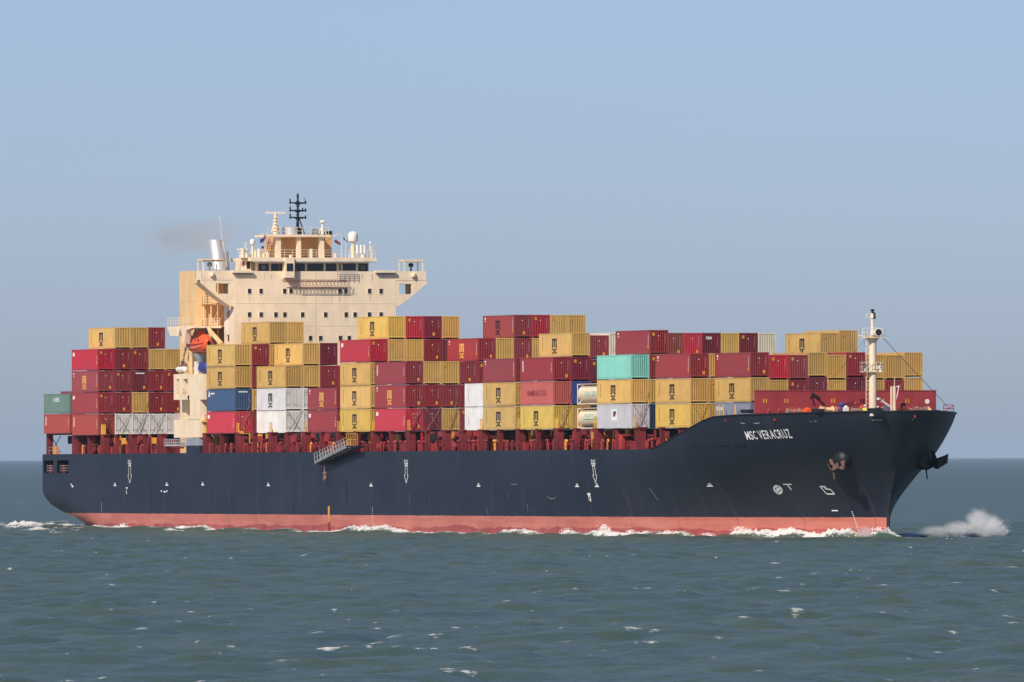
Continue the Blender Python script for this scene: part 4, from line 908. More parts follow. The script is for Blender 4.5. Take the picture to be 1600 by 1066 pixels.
# two crew members on the forecastle
def person(X, y, z, top, legs, label, helmet, roty):
    root = empty('person', (X, y, z+trim(X))); tag(root, label, 'person'); root.rotation_euler = (0, 0, roty)
    J_ = [((0, 0, .95), .16), ((0, 0, 1.2), .17), ((0, 0, 1.42), .15), ((0, 0, 1.53), .065), ((0.02, 0, 1.62), .085), ((0.02, 0, 1.72), .095), ((.01, 0, 1.79), .05),
          ((0, .2, 1.43), .075), ((.03, .27, 1.15), .055), ((.2, .25, .95), .042), ((.28, .23, .92), .04),
          ((0, -.2, 1.43), .075), ((.02, -.27, 1.15), .055), ((.14, -.26, .93), .042), ((.2, -.25, .88), .04),
          ((0, .1, .88), .10), ((.03, .11, .5), .07), ((0, .12, .09), .05), ((.15, .12, .04), .04),
          ((0, -.1, .88), .10), ((-.02, -.11, .5), .07), ((-.06, -.12, .09), .05), ((.09, -.12, .04), .04)]
    E_ = [(0, 1), (1, 2), (2, 3), (3, 4), (4, 5), (5, 6), (2, 7), (7, 8), (8, 9), (9, 10), (2, 11), (11, 12), (12, 13), (13, 14), (0, 15), (15, 16), (16, 17), (17, 18), (0, 19), (19, 20), (20, 21), (21, 22)]
    def skin(nm, js, es, mat, grow=0.0):
        me = bpy.data.meshes.new(nm); used = sorted({i for e in es for i in e}); mp = {i: k for k, i in enumerate(used)}
        me.from_pydata([J_[i][0] for i in used], [(mp[a], mp[b_]) for a, b_ in es], []); o = bpy.data.objects.new(nm, me); C.objects.link(o)
        md = o.modifiers.new('skin', 'SKIN'); o.modifiers.new('sub', 'SUBSURF').levels = 1
        for k, i in enumerate(used): me.skin_vertices[0].data[k].radius = (J_[i][1]+grow,)*2; me.skin_vertices[0].data[k].use_root = (k == 0)
        me.materials.append(mat); o.parent = root; return o
    skin('body', J_, E_, M['skin'])
    skin('jacket', J_, [(0, 1), (1, 2), (2, 7), (7, 8), (8, 9), (2, 11), (11, 12), (12, 13)], top, .02)
    skin('trousers', J_, [(0, 15), (15, 16), (16, 17), (0, 19), (19, 20), (20, 21)], legs, .02)
    MB().lathe((.02, 0, 1.72), [(.15, 0), (.14, .06), (.10, .12), (.03, .15)], 12).build('helmet', helmet, root, True)
Xp = 206.2; y = YA(1351.5, Xp); person(Xp, y, ZA(632.5, Xp, y)-1.87, M['hivis'], M['navy'], 'crew member in yellow high visibility jacket and white helmet left of the foremast', M['white'], -.4)
y = YA(1371.5, Xp); person(Xp, y, ZA(634.5, Xp, y)-1.87, M['navy'], M['navy'], 'crew member in dark overalls and white helmet right of the foremast', M['white'], .3)

# flags
def flag(px, py, mat, label, w=.9, h_=.7, droop=.6):
    X = -3.6; y = YA(px, X); z = ZA(py, X, y); g = MB(); n, m_ = 8, 5
    for i in range(n+1):
        for j in range(m_+1):
            u, q = i/n, j/m_; g.v.append((.18*math.sin(u*6+q*2)*u, u*w, -q*h_-droop*u*u*1.2+.06*math.sin(u*8)))
    for i in range(n):
        for j in range(m_): g.f.append((i*(m_+1)+j, (i+1)*(m_+1)+j, (i+1)*(m_+1)+j+1, i*(m_+1)+j+1)); g.m.append(0)
    o = g.build('flag', mat, None, True); o.location = (X, y, z+trim(X)); sd = o.modifiers.new('thick', 'SOLIDIFY'); sd.thickness = .02
    tag(o, label, 'flag')
flag(523.5, 375, M['flagred'], 'maroon flag flying beside the cream funnel block', .85, .4, .35)
flag(537, 371.5, M['flaggreen'], 'small dark green flag on the halyard by the big white dome', .6, .25, .4)
flag(407, 374, M['flagblue'], 'blue and red flag left of the funnel emblem', .8, .55, -.5)
flag(409.5, 385, M['navy'], 'small dark ball shaped signal flag near the wheelhouse roof', .3, .3, 0)

# ------------------------------------------------------------------ containers: every box is a thing of its own
L, WD, PITCH, ROW = 12.19, 2.43, 14.1719, 2.5
HCUBE, STD, GAP = 2.99, 2.68, 0.05
COL = {'y': (0.65, 0.41, 0.115), 'Y': (0.69, 0.46, 0.095), 'm': (0.30, 0.030, 0.036), 'd': (0.20, 0.018, 0.034), 'r': (0.52, 0.022, 0.045), 'b': (0.045, 0.10, 0.23), 'w': (0.88, 0.86, 0.84),
       'k': (0.88, 0.87, 0.84), 'g': (0.12, 0.20, 0.165), 't': (0.24, 0.62, 0.53), 'e': (0.62, 0.62, 0.66), 'c': (0.84, 0.78, 0.62), 's': (0.55, 0.12, 0.10), 'o': (0.33, 0.055, 0.035),
       'n': (0.025, 0.05, 0.11), 'l': (0.23, 0.25, 0.34), 'u': (0.025, 0.07, 0.30), 'v': (0.38, 0.055, 0.04)}
NAME = {'y': 'yellow', 'Y': 'bright yellow', 'm': 'maroon', 'd': 'dark maroon', 'r': 'bright red', 'b': 'blue', 'w': 'plain white', 'k': 'white refrigerated', 'g': 'green', 't': 'turquoise', 'e': 'pale grey',
        'c': 'cream', 's': 'salmon red', 'o': 'brownish red', 'n': 'navy blue', 'l': 'grey blue', 'u': 'deep blue', 'v': 'rust red'}
def corr(g, a, b_, fn, n, depth, edge):          # corrugated sheet from a to b; fn(along, out, up01)
    prof = [(a, 0)]; p = (b_-a)/n
    for k in range(n):
        x = a+k*p; prof += [(x+p*.16, 0), (x+p*.30, depth), (x+p*.72, depth), (x+p*.86, 0)] if depth > .1 else [(x+p*.06, 0), (x+p*.30, depth), (x+p*.70, depth), (x+p*.94, 0)]
    prof.append((b_, 0))
    for (x0, d0), (x1, d1) in zip(prof, prof[1:]): g.quad(fn(x0, d0, 0), fn(x1, d1, 0), fn(x1, d1, 1), fn(x0, d0, 1))
def box_body(H, flat=False):
    g = MB(); hx, hy = L/2, WD/2; z0, z1 = .16, H
    for y in (-hy, hy):                           # long sides
        s = -1 if y < 0 else 1
        def fn(x, d, u, y=y, s=s): return (x, y-s*(.045-d), .30+u*(H-.44))
        if flat: g.quad(fn(-hx+.1, .03, 0), fn(hx-.1, .03, 0), fn(hx-.1, .03, 1), fn(-hx+.1, .03, 1))
        else: corr(g, -hx+.12, hx-.12, fn, 40, .036, .1)
        g.box(-hx+.1, hx-.1, y-s*.10, y, .02, .31); g.box(-hx+.1, hx-.1, y-s*.08, y, H-.15, H-.02)
    for x in (-hx, hx):
        s = -1 if x < 0 else 1
        g.box(x-s*.12, x, -hy+.1, hy-.1, z0, .30); g.box(x-s*.10, x, -hy+.1, hy-.1, H-.15, H-.02)
        for y in (-hy, hy):
            q = -1 if y < 0 else 1
            g.box(x-s*.15, x+s*.004, y-q*.14, y+q*.004, 0, H)
    g.quad((-hx, -hy, z0), (-hx, hy, z0), (hx, hy, z0), (hx, -hy, z0))
    g.quad((-hx+.05, -hy+.05, H-.03), (hx-.05, -hy+.05, H-.03), (hx-.05, hy-.05, H-.03), (-hx+.05, hy-.05, H-.03))
    g.quad((-hx+.06, -hy+.1, .3), (-hx+.06, hy-.1, .3), (-hx+.06, hy-.1, H-.15), (-hx+.06, -hy+.1, H-.15))
    return g.mesh('container', M['box'])
def end_panel(H, n=9, depth=.19):
    g = MB(); hx, hy = L/2, WD/2
    corr(g, -hy+.13, hy-.13, lambda y, d, u: (hx-.21+d, y, .29+u*(H-.43)), n, depth, .1)
    return g.mesh('end_panel', M['box'])
def reefer_end(H):
    g = MB(); hx, hy = L/2, WD/2
    g.box(hx-.10, hx-.03, -hy+.13, hy-.13, .3, H-.14)
    return g.mesh('end_panel', M['reefer'])
def reefer_detail(H):
    g = MB(); hx, hy = L/2, WD/2
    for y in (-hy+.16, -.45, -.02, .40, hy-.2): g.box(hx-.03, hx+.0, y-.028, y+.028, .32, H-.16)
    for z in (.55, .8, 1.1, 1.5, 2.0, 2.4): g.box(hx-.03, hx+.005, -hy+.14, -hy+.26, z, z+.12); g.box(hx-.03, hx+.005, hy-.26, hy-.14, z, z+.12)
    for y, z in ((-.85, .75), (-.6, .75), (.2, .7), (.75, .72), (-.8, 2.35)): g.box(hx-.03, hx+.004, y-.11, y+.11, z-.07, z+.07)
    return g.mesh('locking_bars', M['galv'])
BODY = {(H, fl): box_body(H, fl) for H in (HCUBE, STD) for fl in (False, True)}
ENDP = {H: end_panel(H) for H in (HCUBE, STD)}; RE = {H: reefer_end(H) for H in (HCUBE, STD)}; RD = {H: reefer_detail(H) for H in (HCUBE, STD)}
YS = -WD/2-.012                                   # plane of lettering on the starboard side
def logo_mesh(mat):                               # stacked emblem: a tall m over s c
    g = MB(); w, x0 = 1.8, -.3
    for k in range(3): x = x0-w/2+.08+k*(w-.16-.38)/2; g.box(x, x+.38, YS, YS+.03, 1.26, 2.16)
    g.box(x0-w/2-.1, x0-w/2+.5, YS, YS+.03, 1.20, 1.30).box(x0+w/2-.5, x0+w/2+.1, YS, YS+.03, 1.20, 1.30)
    g.box(x0-w/2+.08, x0+w/2-.08, YS, YS+.03, 2.1, 2.3)
    for k in range(2): g.prism([(x0-w/2+.10+q, YS, z) for q, z in ((0, .42), (.62, .42), (.78, .62), (.78, .8), (.24, .88), (.2, .94), (.75, .94), (.75, 1.06), (.16, 1.06), (0, .98), (0, .9), (.52, .74), (.54, .58), (0, .58))] if k == 0 else [(x0+.12+q, YS, z) for q, z in ((.18, .42), (.70, .42), (.70, .60), (.3, .60), (.24, .7), (.24, .82), (.3, .9), (.70, .9), (.70, 1.06), (.18, 1.06), (0, .94), (0, .58))], (0, .03, 0))
    return g.mesh('company_logo', mat)
LOGO = {'n': logo_mesh(M['navylogo']), 'y': logo_mesh(M['yellowlogo'])}
def marks_mesh(kind, mat, H=HCUBE):
    g = MB(); r = random.Random(hash(kind) % 1000 if False else sum(map(ord, kind)))
    hx, hy = L/2, WD/2; t_ = YS
    def sq(x, z, w, h): g.box(x-w/2, x+w/2, t_, t_+.03, z-h/2, z+h/2)
    def eq(y, z, w, h): g.box(hx-.02, hx+.012, y-w/2, y+w/2, z-h/2, z+h/2)
    if kind == 'codes':                           # owner code column by the fore end, two marks high up aft
        for k in range(6): sq(hx-.55, H-.55-.24*k, .2 if r.random() < .6 else .1, .08)
        sq(-hx+.9, H-.42, .34, .2); sq(-hx+.95, H-.75, .3, .12); sq(-hx+.9, H-.3, .2, .1)
    elif kind == 'vertical':                      # vertical lettering at the aft end
        for k in range(9): sq(-hx+1.0, H-.5-.15*k, .42, .09)
        for k in range(4): sq(hx-.6, H-.9-.3*k, .2, .09)
    elif kind == 'placard': sq(-hx+.9, H-.7, .75, .5); sq(hx-.6, 1.2, .16, .1); sq(hx-.55, 1.5, .16, .1); sq(hx-.6, 1.9, .16, .1)
    elif kind == 'faint':
        for k in range(6): sq(-hx+1.3, 2.4-.3*k, .1, .14)
        for k in range(3): sq(hx-.8, 1.7-.4*k, .1, .1)
    elif kind == 'endcodes':
        for k in range(6): eq(hy-.42, H-.6-.21*k, .045, .05)
        eq(-.05, H-.75, .11, .12); eq(.0, H-1.25, .05, .05)
    elif kind == 'endhead':
        for k in range(6): eq(-.55+.22*k, H-.4, .16, .17)
        for k in range(5): eq(hy-.42, H-.8-.22*k, .045, .05)
    elif kind == 'star':
        add_text(g, 'A', lambda u, q: (-hx+.7+1.0*u, t_, H-1.05+.8*q), .06)
        for k in range(5): sq(-hx+2.0+.32*k, H-.58, .24, .2)
    elif kind == 'patch':
        pass
    return g.mesh('stencilled_codes', mat)
MK = {(k, c): marks_mesh(k, M[c]) for k, c in (('codes', 'signwhite'), ('vertical', 'signwhite'), ('placard', 'signwhite'), ('faint', 'navylogo'), ('endcodes', 'signwhite'), ('endhead', 'signwhite'), ('star', 'signwhite'), ('endcodes', 'yellowlogo'))}
def plate_mesh(pos):
    g = MB(); hx, hy = L/2, WD/2
    y, z = {'hi': (-hy+.50, 2.45), 'lo': (hy-.62, .62), 'mid': (0.15, .62)}[pos]
    g.box(hx-.02, hx+.016, y-.15, y+.15, z-.2, z+.2); return g.mesh('warning_plate', M['lampyellow'])
PL = {k: plate_mesh(k) for k in ('hi', 'lo', 'mid')}
g = MB(); hx = L/2; g.box(hx-.75, hx-.45, YS, YS+.03, .75, 1.1); SIDEPL = g.mesh('warning_plate', M['lampyellow'])
def word_mesh(s, x, z, w, h, mat, face='side'):
    g = MB()
    if face == 'side': add_text(g, s, lambda u, q: (x+w*u, YS, z+h*q), .02)
    else: add_text(g, s, lambda u, q: (L/2+.014, x+w*u, z+h*q), .02)
    return g.mesh('lettering', mat)

ORD = ['outermost', 'second', 'third', 'fourth', 'fifth', 'sixth', 'seventh', 'eighth', 'ninth', 'tenth', 'eleventh', 'twelfth', 'thirteenth']
NTH = ['first', 'second', 'third', 'fourth', 'fifth', 'sixth', 'seventh', 'eighth', 'ninth', 'tenth', 'eleventh', 'twelfth', 'thirteenth', 'fourteenth']
TIER = ['bottom', 'second', 'third', 'fourth', 'top']
BAYX = {'A': -74.5, 'B': -61.26}
for k in range(14): BAYX[k] = PITCH*k
def bayname(b): return 'aftmost bay' if b == 'A' else 'bay behind superstructure' if b == 'B' else '%s bay ahead of superstructure' % NTH[b]
HGT = {'A': {0: 2, **{r: 2 for r in range(1, 9)}}, 'B': {0: 4, 1: 5, 2: 5, 3: 5, **{r: 4 for r in range(4, 11)}},
       0: {0: 4, 1: 4, 2: 5, 3: 5, **{r: 3 for r in range(4, 13)}}, 1: {1: 3, 2: 4, 3: 4, **{r: 3 for r in range(4, 13)}}, 2: {r: 2 for r in range(2, 13)}, 3: {r: 2 for r in range(2, 13)},
       4: {0: 4, 1: 5, 2: 5, 3: 5, 4: 5, **{r: 4 for r in range(5, 13)}}, 5: {0: 3, 1: 3, 2: 3, 3: 3, 4: 4, 5: 4, 6: 5, 7: 5, 8: 5, 9: 5, 10: 4, 11: 4, 12: 4},
       6: {r: 2 for r in range(4, 13)}, 7: {r: 2 for r in range(1, 13)}, 8: {r: 3 for r in range(0, 13)}, 9: {0: 3, **{r: 4 for r in range(1, 12)}, 12: 3},
       10: {1: 2, **{r: 3 for r in range(3, 13)}}, 11: {0: 3, 1: 4, **{r: 3 for r in range(2, 10)}, 10: 4, 11: 4, 12: 3}, 12: {r: 3 for r in range(1, 12)}, 13: {r: 3 for r in range(2, 11)}}
# colour of every box one can see, bottom tier first
CLR = {('A', 0): 'vg', ('A', 1): 'mm', ('B', 0): 'vmmr', ('B', 1): 'kmmmy', ('B', 2): 'kydmy', ('B', 3): 'kmmym', ('B', 4): 'kmmyy', ('B', 5): 'kmmy',
       (0, 0): 'rbyy', (0, 1): 'mymm', (0, 2): 'wyyyy', (0, 3): 'wyymy', (1, 1): 'kky', (1, 2): 'kkyy', (1, 3): 'kkmd', (2, 2): 'mm', (2, 3): 'dd',
       (4, 0): 'YyyrY', (4, 1): 'yyyyY', (4, 2): 'mymyr', (4, 3): 'mmymd', (4, 4): 'mymdy', (5, 0): 'rmm', (5, 1): 'dmy', (5, 2): 'ymy', (5, 3): 'mmm', (5, 4): 'ydmm', (5, 5): 'mmmy', (5, 6): 'mymmm', (5, 7): 'mmyyr', (5, 8): 'mmmyy', (5, 9): 'mymmy',
       (7, 1): 'ww', (8, 0): 'yym', (8, 1): 'yyd', (9, 0): 'Ysm', (9, 1): 'yudy', (9, 2): 'yydm', (9, 3): 'yydc', (9, 6): 'mmmo', (9, 7): 'mmyr', (9, 8): 'mymd', (9, 9): 'mmmy', (9, 10): 'mmyd', (9, 11): 'mmmc', (9, 4): 'ymmm', (9, 5): 'mymy',
       (11, 0): 'eyt', (11, 1): 'nymm', (11, 10): 'mymy', (11, 11): 'mmyy', (12, 1): 'Yym', (12, 2): 'yyy', (12, 3): 'myy',
       (13, 2): 'lym', (13, 3): 'myr', (13, 4): 'mmm', (13, 5): 'mdy', (13, 6): 'myy', (13, 7): 'mdm', (13, 8): 'myy', (13, 9): 'mmy', (13, 10): 'myy'}
LOGOS = {('B', 1, 4): 'n', ('B', 0, 2): 'y', (0, 0, 2): 'n', (0, 0, 3): 'n', (0, 2, 4): 'n', (1, 1, 1): 'n', (1, 1, 2): 'n', (1, 2, 3): 'n', (2, 2, 1): 'y', (4, 0, 0): 'n', (4, 0, 1): 'n', (4, 0, 2): 'n', (4, 1, 4): 'n',
         (5, 0, 1): 'y', (5, 4, 3): 'y', (5, 6, 4): 'n', (8, 0, 0): 'n', (8, 0, 1): 'n', (9, 0, 0): 'n', (9, 1, 3): 'n', (11, 0, 1): 'n', (12, 1, 0): 'n', (12, 1, 1): 'n', (13, 2, 1): 'n', (11, 10, 3): 'n'}
SIDE = {('A', 0, 0): 'vertical', ('B', 0, 0): 'vertical', ('B', 0, 1): 'placard', ('B', 0, 3): 'placard', (0, 0, 0): 'placard', (0, 0, 1): 'star', (2, 2, 0): 'placard', (4, 0, 3): 'placard', (5, 0, 0): 'placard', (5, 0, 2): 'vertical', (8, 0, 2): 'codes', (9, 0, 2): 'vertical',
        (5, 6, 4): 'codes', (11, 1, 3): 'codes', (12, 1, 2): 'codes', (13, 2, 2): 'codes', (5, 4, 3): 'codes', (5, 0, 1): 'codes', (2, 2, 1): 'codes', ('B', 0, 2): 'codes'}
SHORT = {('A', 0): (0, 1), ('B', 9): (0,), (13, 3): (0,), (13, 4): (0,), (13, 6): (0,), (13, 8): (0,), (13, 9): (0,), (11, 10): (0,), (9, 2): (0,)}
GROUP = 'containers stacked on the deck of the ship'
BOXES = []
def kid(parent, name, me):
    o = bpy.data.objects.new(name, me); C.objects.link(o); o.parent = parent; o.color = parent.color; return o
def tank(b, r, t, x, y, z):
    root = empty('tank_container', (x, y, z+trim(x)), -0.0014)
    lab = ('cream tank container with green lettering, upper of the two beside the grey box' if t else 'cream tank container with green underlined lettering, lower of the two beside the grey box')
    tag(root, lab, 'tank container', 'tank containers on the deck of the ship'); root['lv'] = t
    H = 2.62; hx, hy = L/2, WD/2; g = MB()
    for X in (-hx, hx-.09):
        for Y in (-hy, hy-.09): g.box(X, X+.09, Y, Y+.09, 0, H)
        g.box(X, X+.13, -hy+.14, hy-.14, .02, .2); g.box(X, X+.13, -hy+.14, hy-.14, H-.14, H)
    for Y in (-hy, hy-.1): g.box(-hx+.14, hx-.14, Y+.005, Y+.1, .04, .17); g.box(-hx+.14, hx-.14, Y+.005, Y+.09, H-.07, H-.02)
    for s in (-1, 1): 
        for X in (-hx+.1, hx-2.0): g.prism([(X, s*(hy-.1), .15), (X+.6, s*(hy-.1), .15), (X+1.5, s*(hy-.1), .65), (X+1.2, s*(hy-.1), .65)], (0, -s*.07, 0))
    g.build('frame', M['tank'], root)
    g = MB(); g.lathe((-hx+.06, 0, 1.36), [(.6, 0), (1.08, .05), (1.2, .14), (1.2, L-.5), (.85, L-.25), (.3, L-.15)], 28, 'X'); v_ = g.build('vessel', M['tank'], root, True)
    g = MB(); g.box(-hx+.5, hx-.5, -.9, -.3, H-.14, H-.09)
    for k in range(14): g.box(-hx+.6+k*.8, -hx+.75+k*.8, -.95, -.25, H-.10, H+.02)
    g.build('walkway', M['rust'], root)
    g = MB()
    def cyl(x_, z_): return (x_, -math.sqrt(max(1.215**2-(z_-1.36)**2, .01)), z_)
    if t: add_text(g, 'VAN DEN BOSCH', lambda u, q: cyl(-hx+2.2+9.6*u, 1.05+.62*q), .01)
    else:
        add_text(g, 'AGRICIE', lambda u, q: cyl(-hx+2.3+5.2*u, 1.45+.45*q), 0)
        k = len(g.v)
        for x0_, x1_ in ((-hx+2.2, -hx+8.5),): g.quad(cyl(x0_, 1.12), cyl(x1_, 1.12), cyl(x1_, 1.25), cyl(x0_, 1.25))
        g.quad(cyl(-hx+6.7, 1.28), cyl(-hx+7.5, 1.28), cyl(-hx+7.5, 1.8), cyl(-hx+7.2, 1.8))
    kid(v_, 'lettering', g.mesh('lettering', M['green']))
    BOXES.append((root, b, r, t))
VIS = {0: {0: '0123', 1: '0123', 2: '34', 3: '4'}, 1: {1: '012', 2: '0123', 3: '23', 4: '2', 5: '2'}, 10: {1: '01'}, 11: {0: '012', 1: '0123', 10: '3', 11: '3'}, 12: {1: '012', 2: '012'}, 13: {2: '012', 3: '12', 4: '12', 5: '12', 6: '12', 7: '12', 8: '12', 9: '12', 10: '12'}, 2: {2: '01'}, 3: {2: '01'}, 4: {0: '0123', 1: '34', 2: '34', 3: '34', 4: '34'}, 5: {0: '012', 1: '012', 2: '012', 3: '012', 4: '23', 5: '23', 6: '34', 7: '34', 8: '34', 9: '34'}, 7: {1: '01'}, 8: {0: '012'}, 9: {0: '012', 1: '0123', 2: '123', 3: '3', 5: '3', 6: '3', 7: '3', 8: '3', 9: '3', 10: '3', 11: '3'}, 'A': {0: '01', 1: '1'}, 'B': {0: '0123', 1: '01234', 2: '01234', 3: '01234', 4: '0123', 5: '0123'}}
seq = 0
for b in ['A', 'B']+list(range(14)):
    for r, n in HGT[b].items():
        z = ZB+(.30 if b == 'A' else 0)
        for t in range(n):
            code = CLR.get((b, r), '')
            rr = random.Random(1000*r+100*t+(b if isinstance(b, int) else 77))
            c = code[t] if t < len(code) else rr.choice('ymymdmy')
            H = STD if t in SHORT.get((b, r), ()) else HCUBE
            if b == 'A' and r == 0: H = 2.80
            if str(t) not in VIS.get(b, {}).get(r, ''): z += H+GAP; continue   # boxes no viewpoint near the photograph's can see
            x, y = BAYX[b]+L/2, r*ROW+WD/2
            if b == 10 and r == 1: tank(b, r, t, x, y, z); z += HCUBE+GAP; continue
            HM = HCUBE if H != STD else STD
            flat = c in 'wke'
            o = bpy.data.objects.new('container', BODY[(HM, flat)]); C.objects.link(o); o.location = (x, y, z+trim(x)); o.rotation_euler = (0, -.0014, 0)
            if b == 'A' and r == 0: o.scale = (1, 1, H/HCUBE)
            j = 1+rr.uniform(-.14, .10); fd = rr.random()**2*.06; o.color = tuple(min(1, (q*(1-fd)+fd*.45)*j*(1+rr.uniform(-.025, .025))) for q in COL[c])+(1,)
            if c == 'k': kid(o, 'end_panel', RE[HM]); kid(o, 'locking_bars', RD[HM])
            else: kid(o, 'end_panel', ENDP[HM])
            ft = []
            lg = LOGOS.get((b, r, t))
            if lg: kid(o, 'company_logo', LOGO[lg]); ft.append('with black side logo' if lg == 'n' else 'with yellow side logo')
            sd = SIDE.get((b, r, t))
            if sd:
                kid(o, 'stencilled_codes', MK[(sd, 'signwhite')])
                if not lg: ft.append({'placard': 'with small white placard', 'vertical': 'with vertical white lettering', 'codes': 'with plain side', 'star': 'with white star logo'}[sd])
                if c in 'mr' and sd != 'vertical': kid(o, 'warning_plate', SIDEPL)
            elif c in 'yYw' and (lg or c == 'w'): kid(o, 'stencilled_codes', MK[('faint', 'navylogo')])
            if c in 'mdrovbn':
                kid(o, 'stencilled_codes', MK[('endhead' if (b, r, t) in (('B', 2, 2), (0, 0, 1)) else 'endcodes', 'signwhite')])
                if c in 'mro' or rr.random() < .4: kid(o, 'warning_plate', PL[rr.choice(['hi', 'lo', 'hi', 'mid', 'lo'])])
            elif c in 'yY' and rr.random() < .4: kid(o, 'warning_plate', PL['hi'])
            if (b, r, t) == ('A', 0, 1): kid(o, 'lettering', word_mesh('UES', -1.5, 1.75, 2.8, .62, M['signwhite'])); ft = ['with white lettering']
            if (b, r, t) == (9, 0, 1): kid(o, 'lettering', word_mesh('HAMBURG SUD', -3.6, 1.15, 7.2, .75, M['faded'])); ft = ['with faint purple lettering']
            if (b, r, t) == (9, 8, 3): kid(o, 'lettering', word_mesh('tex', -.75, 2.15, .85, .42, M['signwhite'], 'end'))
            if (b, r, t) == (13, 2, 0): kid(o, 'lettering', word_mesh('tex', -5.6, 2.05, 2.4, .5, M['signwhite'])); ft = ['with white lettering']
            if (b, r, t) == (11, 0, 0):
                g = MB(); g.box(-.9, .9, YS, YS+.03, .95, 2.35); pt = kid(o, 'poster', g.mesh('poster', M['signwhite']))
                g = MB(); g.box(-.2, .75, YS-.01, YS+.01, 1.75, 2.1); kid(pt, 'emblem', g.mesh('emblem', M['navylogo'])); g = MB(); g.box(-.3, .6, YS-.01, YS+.01, 1.45, 1.75); kid(pt, 'emblem', g.mesh('emblem', M['wallred']))
                ft = ['with small emblem poster']
            tn = 'only' if n == 1 else ('bottom' if t == 0 else 'topmost' if t == n-1 else '%s tier' % NTH[t])
            lab = '%s container %s, %s, %s row, %s' % (NAME[c], ' '.join(ft) if ft else 'box', tn, ORD[r], bayname(b))
            lab = lab.replace(' container box', ' container')
            tag(o, lab, 'container', GROUP)
            BOXES.append((o, b, r, t)); z += H+GAP
# lashing rods crossing the lowest two tiers at the bay ends
for b, r in (('B', 0), ('B', 1), ('B', 2), ('B', 3), (0, 0), (1, 1), (5, 0), (5, 1), (5, 2), (9, 0), (11, 0), (12, 1)):
    X = BAYX[b]+L+.12; g = MB(); y = r*ROW
    g.tube((X+.35, y+.2, ZB), (X, y+2.3, ZB+3.0), .03, 5); g.tube((X+.35, y+2.2, ZB), (X, y+.2, ZB+3.0), .03, 5)
    if r % 2 == 0: g.tube((X+.35, y+.6, ZB), (X, y+2.35, ZB+4.6), .026, 5)
    part(g, 'lashing_rods', M['shade'] if b in (1, 'B') else M['rust'])

# ------------------------------------------------------------------ the sea
nr = np.random.default_rng(5)
AX = math.atan2(rt.y, rt.x)
th0 = np.concatenate([np.linspace(-math.pi, -.09, 40)[:-1], np.linspace(-.09, -.066, 25)[:-1], np.arange(-.066, .068, .00024), np.linspace(.068, .092, 25)[1:], np.linspace(.092, math.pi, 40)[1:]])
rad = np.concatenate([np.linspace(15, 430, 30)[:-1], np.arange(430, 1250, 1.0), np.arange(1250, 1760, 1.0), 1760*np.exp(np.linspace(0, math.log(9000/1760), 330)), np.geomspace(9300, 60000, 30)])
TH, RR = np.meshgrid(th0, rad); VX = RR*np.cos(TH); VY = RR*np.sin(TH)     # along the view, and across it
# (view right is -90 degrees from forward)
SX = CX+fwd.x*VX+rt.x*VY; SY = CY+fwd.y*VX+rt.y*VY
Zw = np.zeros_like(SX)
wd = R(205)                                        # where the wind sea runs
for k in range(96):
    lam = 2.4*(22/2.4)**(nr.random()**.9); kk = 2*math.pi/lam
    an = wd+nr.normal(0, .75)
    amp = .0118*lam**.40*(.6+.8*nr.random()); ph = nr.random()*2*math.pi
    fade = np.clip((lam-2.2*np.gradient(rad)[:, None])/lam*2, 0, 1)
    ps = kk*(SX*math.cos(an)+SY*math.sin(an))+ph
    Zw += fade*amp*(np.sin(ps)+.22*np.cos(2*ps))
gate = np.clip(1-(np.abs(TH)-.066)/.02, 0, 1)*np.clip((RR-330)/100, 0, 1)
Zw *= gate
foam = np.zeros_like(SX)
# whitecaps break on crests scattered over the whole sea
dense = np.where((th0 > -.062) & (th0 < .064))[0]
def cap(i, j, w, dep, s):
    global foam, Zw
    dth = max(2, int(3*w/(rad[i]*.00024))); i0, i1 = max(0, i-12), min(len(rad), i+13)
    j0, j1 = max(0, j-dth), min(len(th0), j+dth+1)
    a = (TH[i0:i1, j0:j1]-th0[j])*rad[i]/w; d = (RR[i0:i1, j0:j1]-rad[i])/dep
    slant = nr.normal(0, .25)
    q = np.exp(-a*a)*np.exp(-(d+slant*a)**2)*s
    foam[i0:i1, j0:j1] = np.maximum(foam[i0:i1, j0:j1], q); Zw[i0:i1, j0:j1] += .10*min(1, w)*q
cands = []
for _ in range(3000):
    pxs = nr.uniform(-.06, .062); r = 470*(7000/470)**(nr.random()**1.0)
    i = int(np.searchsorted(rad, r)); j = int(np.searchsorted(th0, pxs))
    i0, i1 = max(1, i-9), min(len(rad)-2, i+10); i = i0+int(np.argmax(Zw[i0:i1, j]))
    if Zw[i, j] > .06 or r > 1900: cands.append((i, j))
for n_, (i, j) in enumerate(cands[:1150]):
    big = nr.random()
    cap(i, j, (.26+.8*big**4)*(1+.9*(rad[i] > 1900)+2*(rad[i] > 4000)), 1.0+.8*big, .36+.45*nr.random())
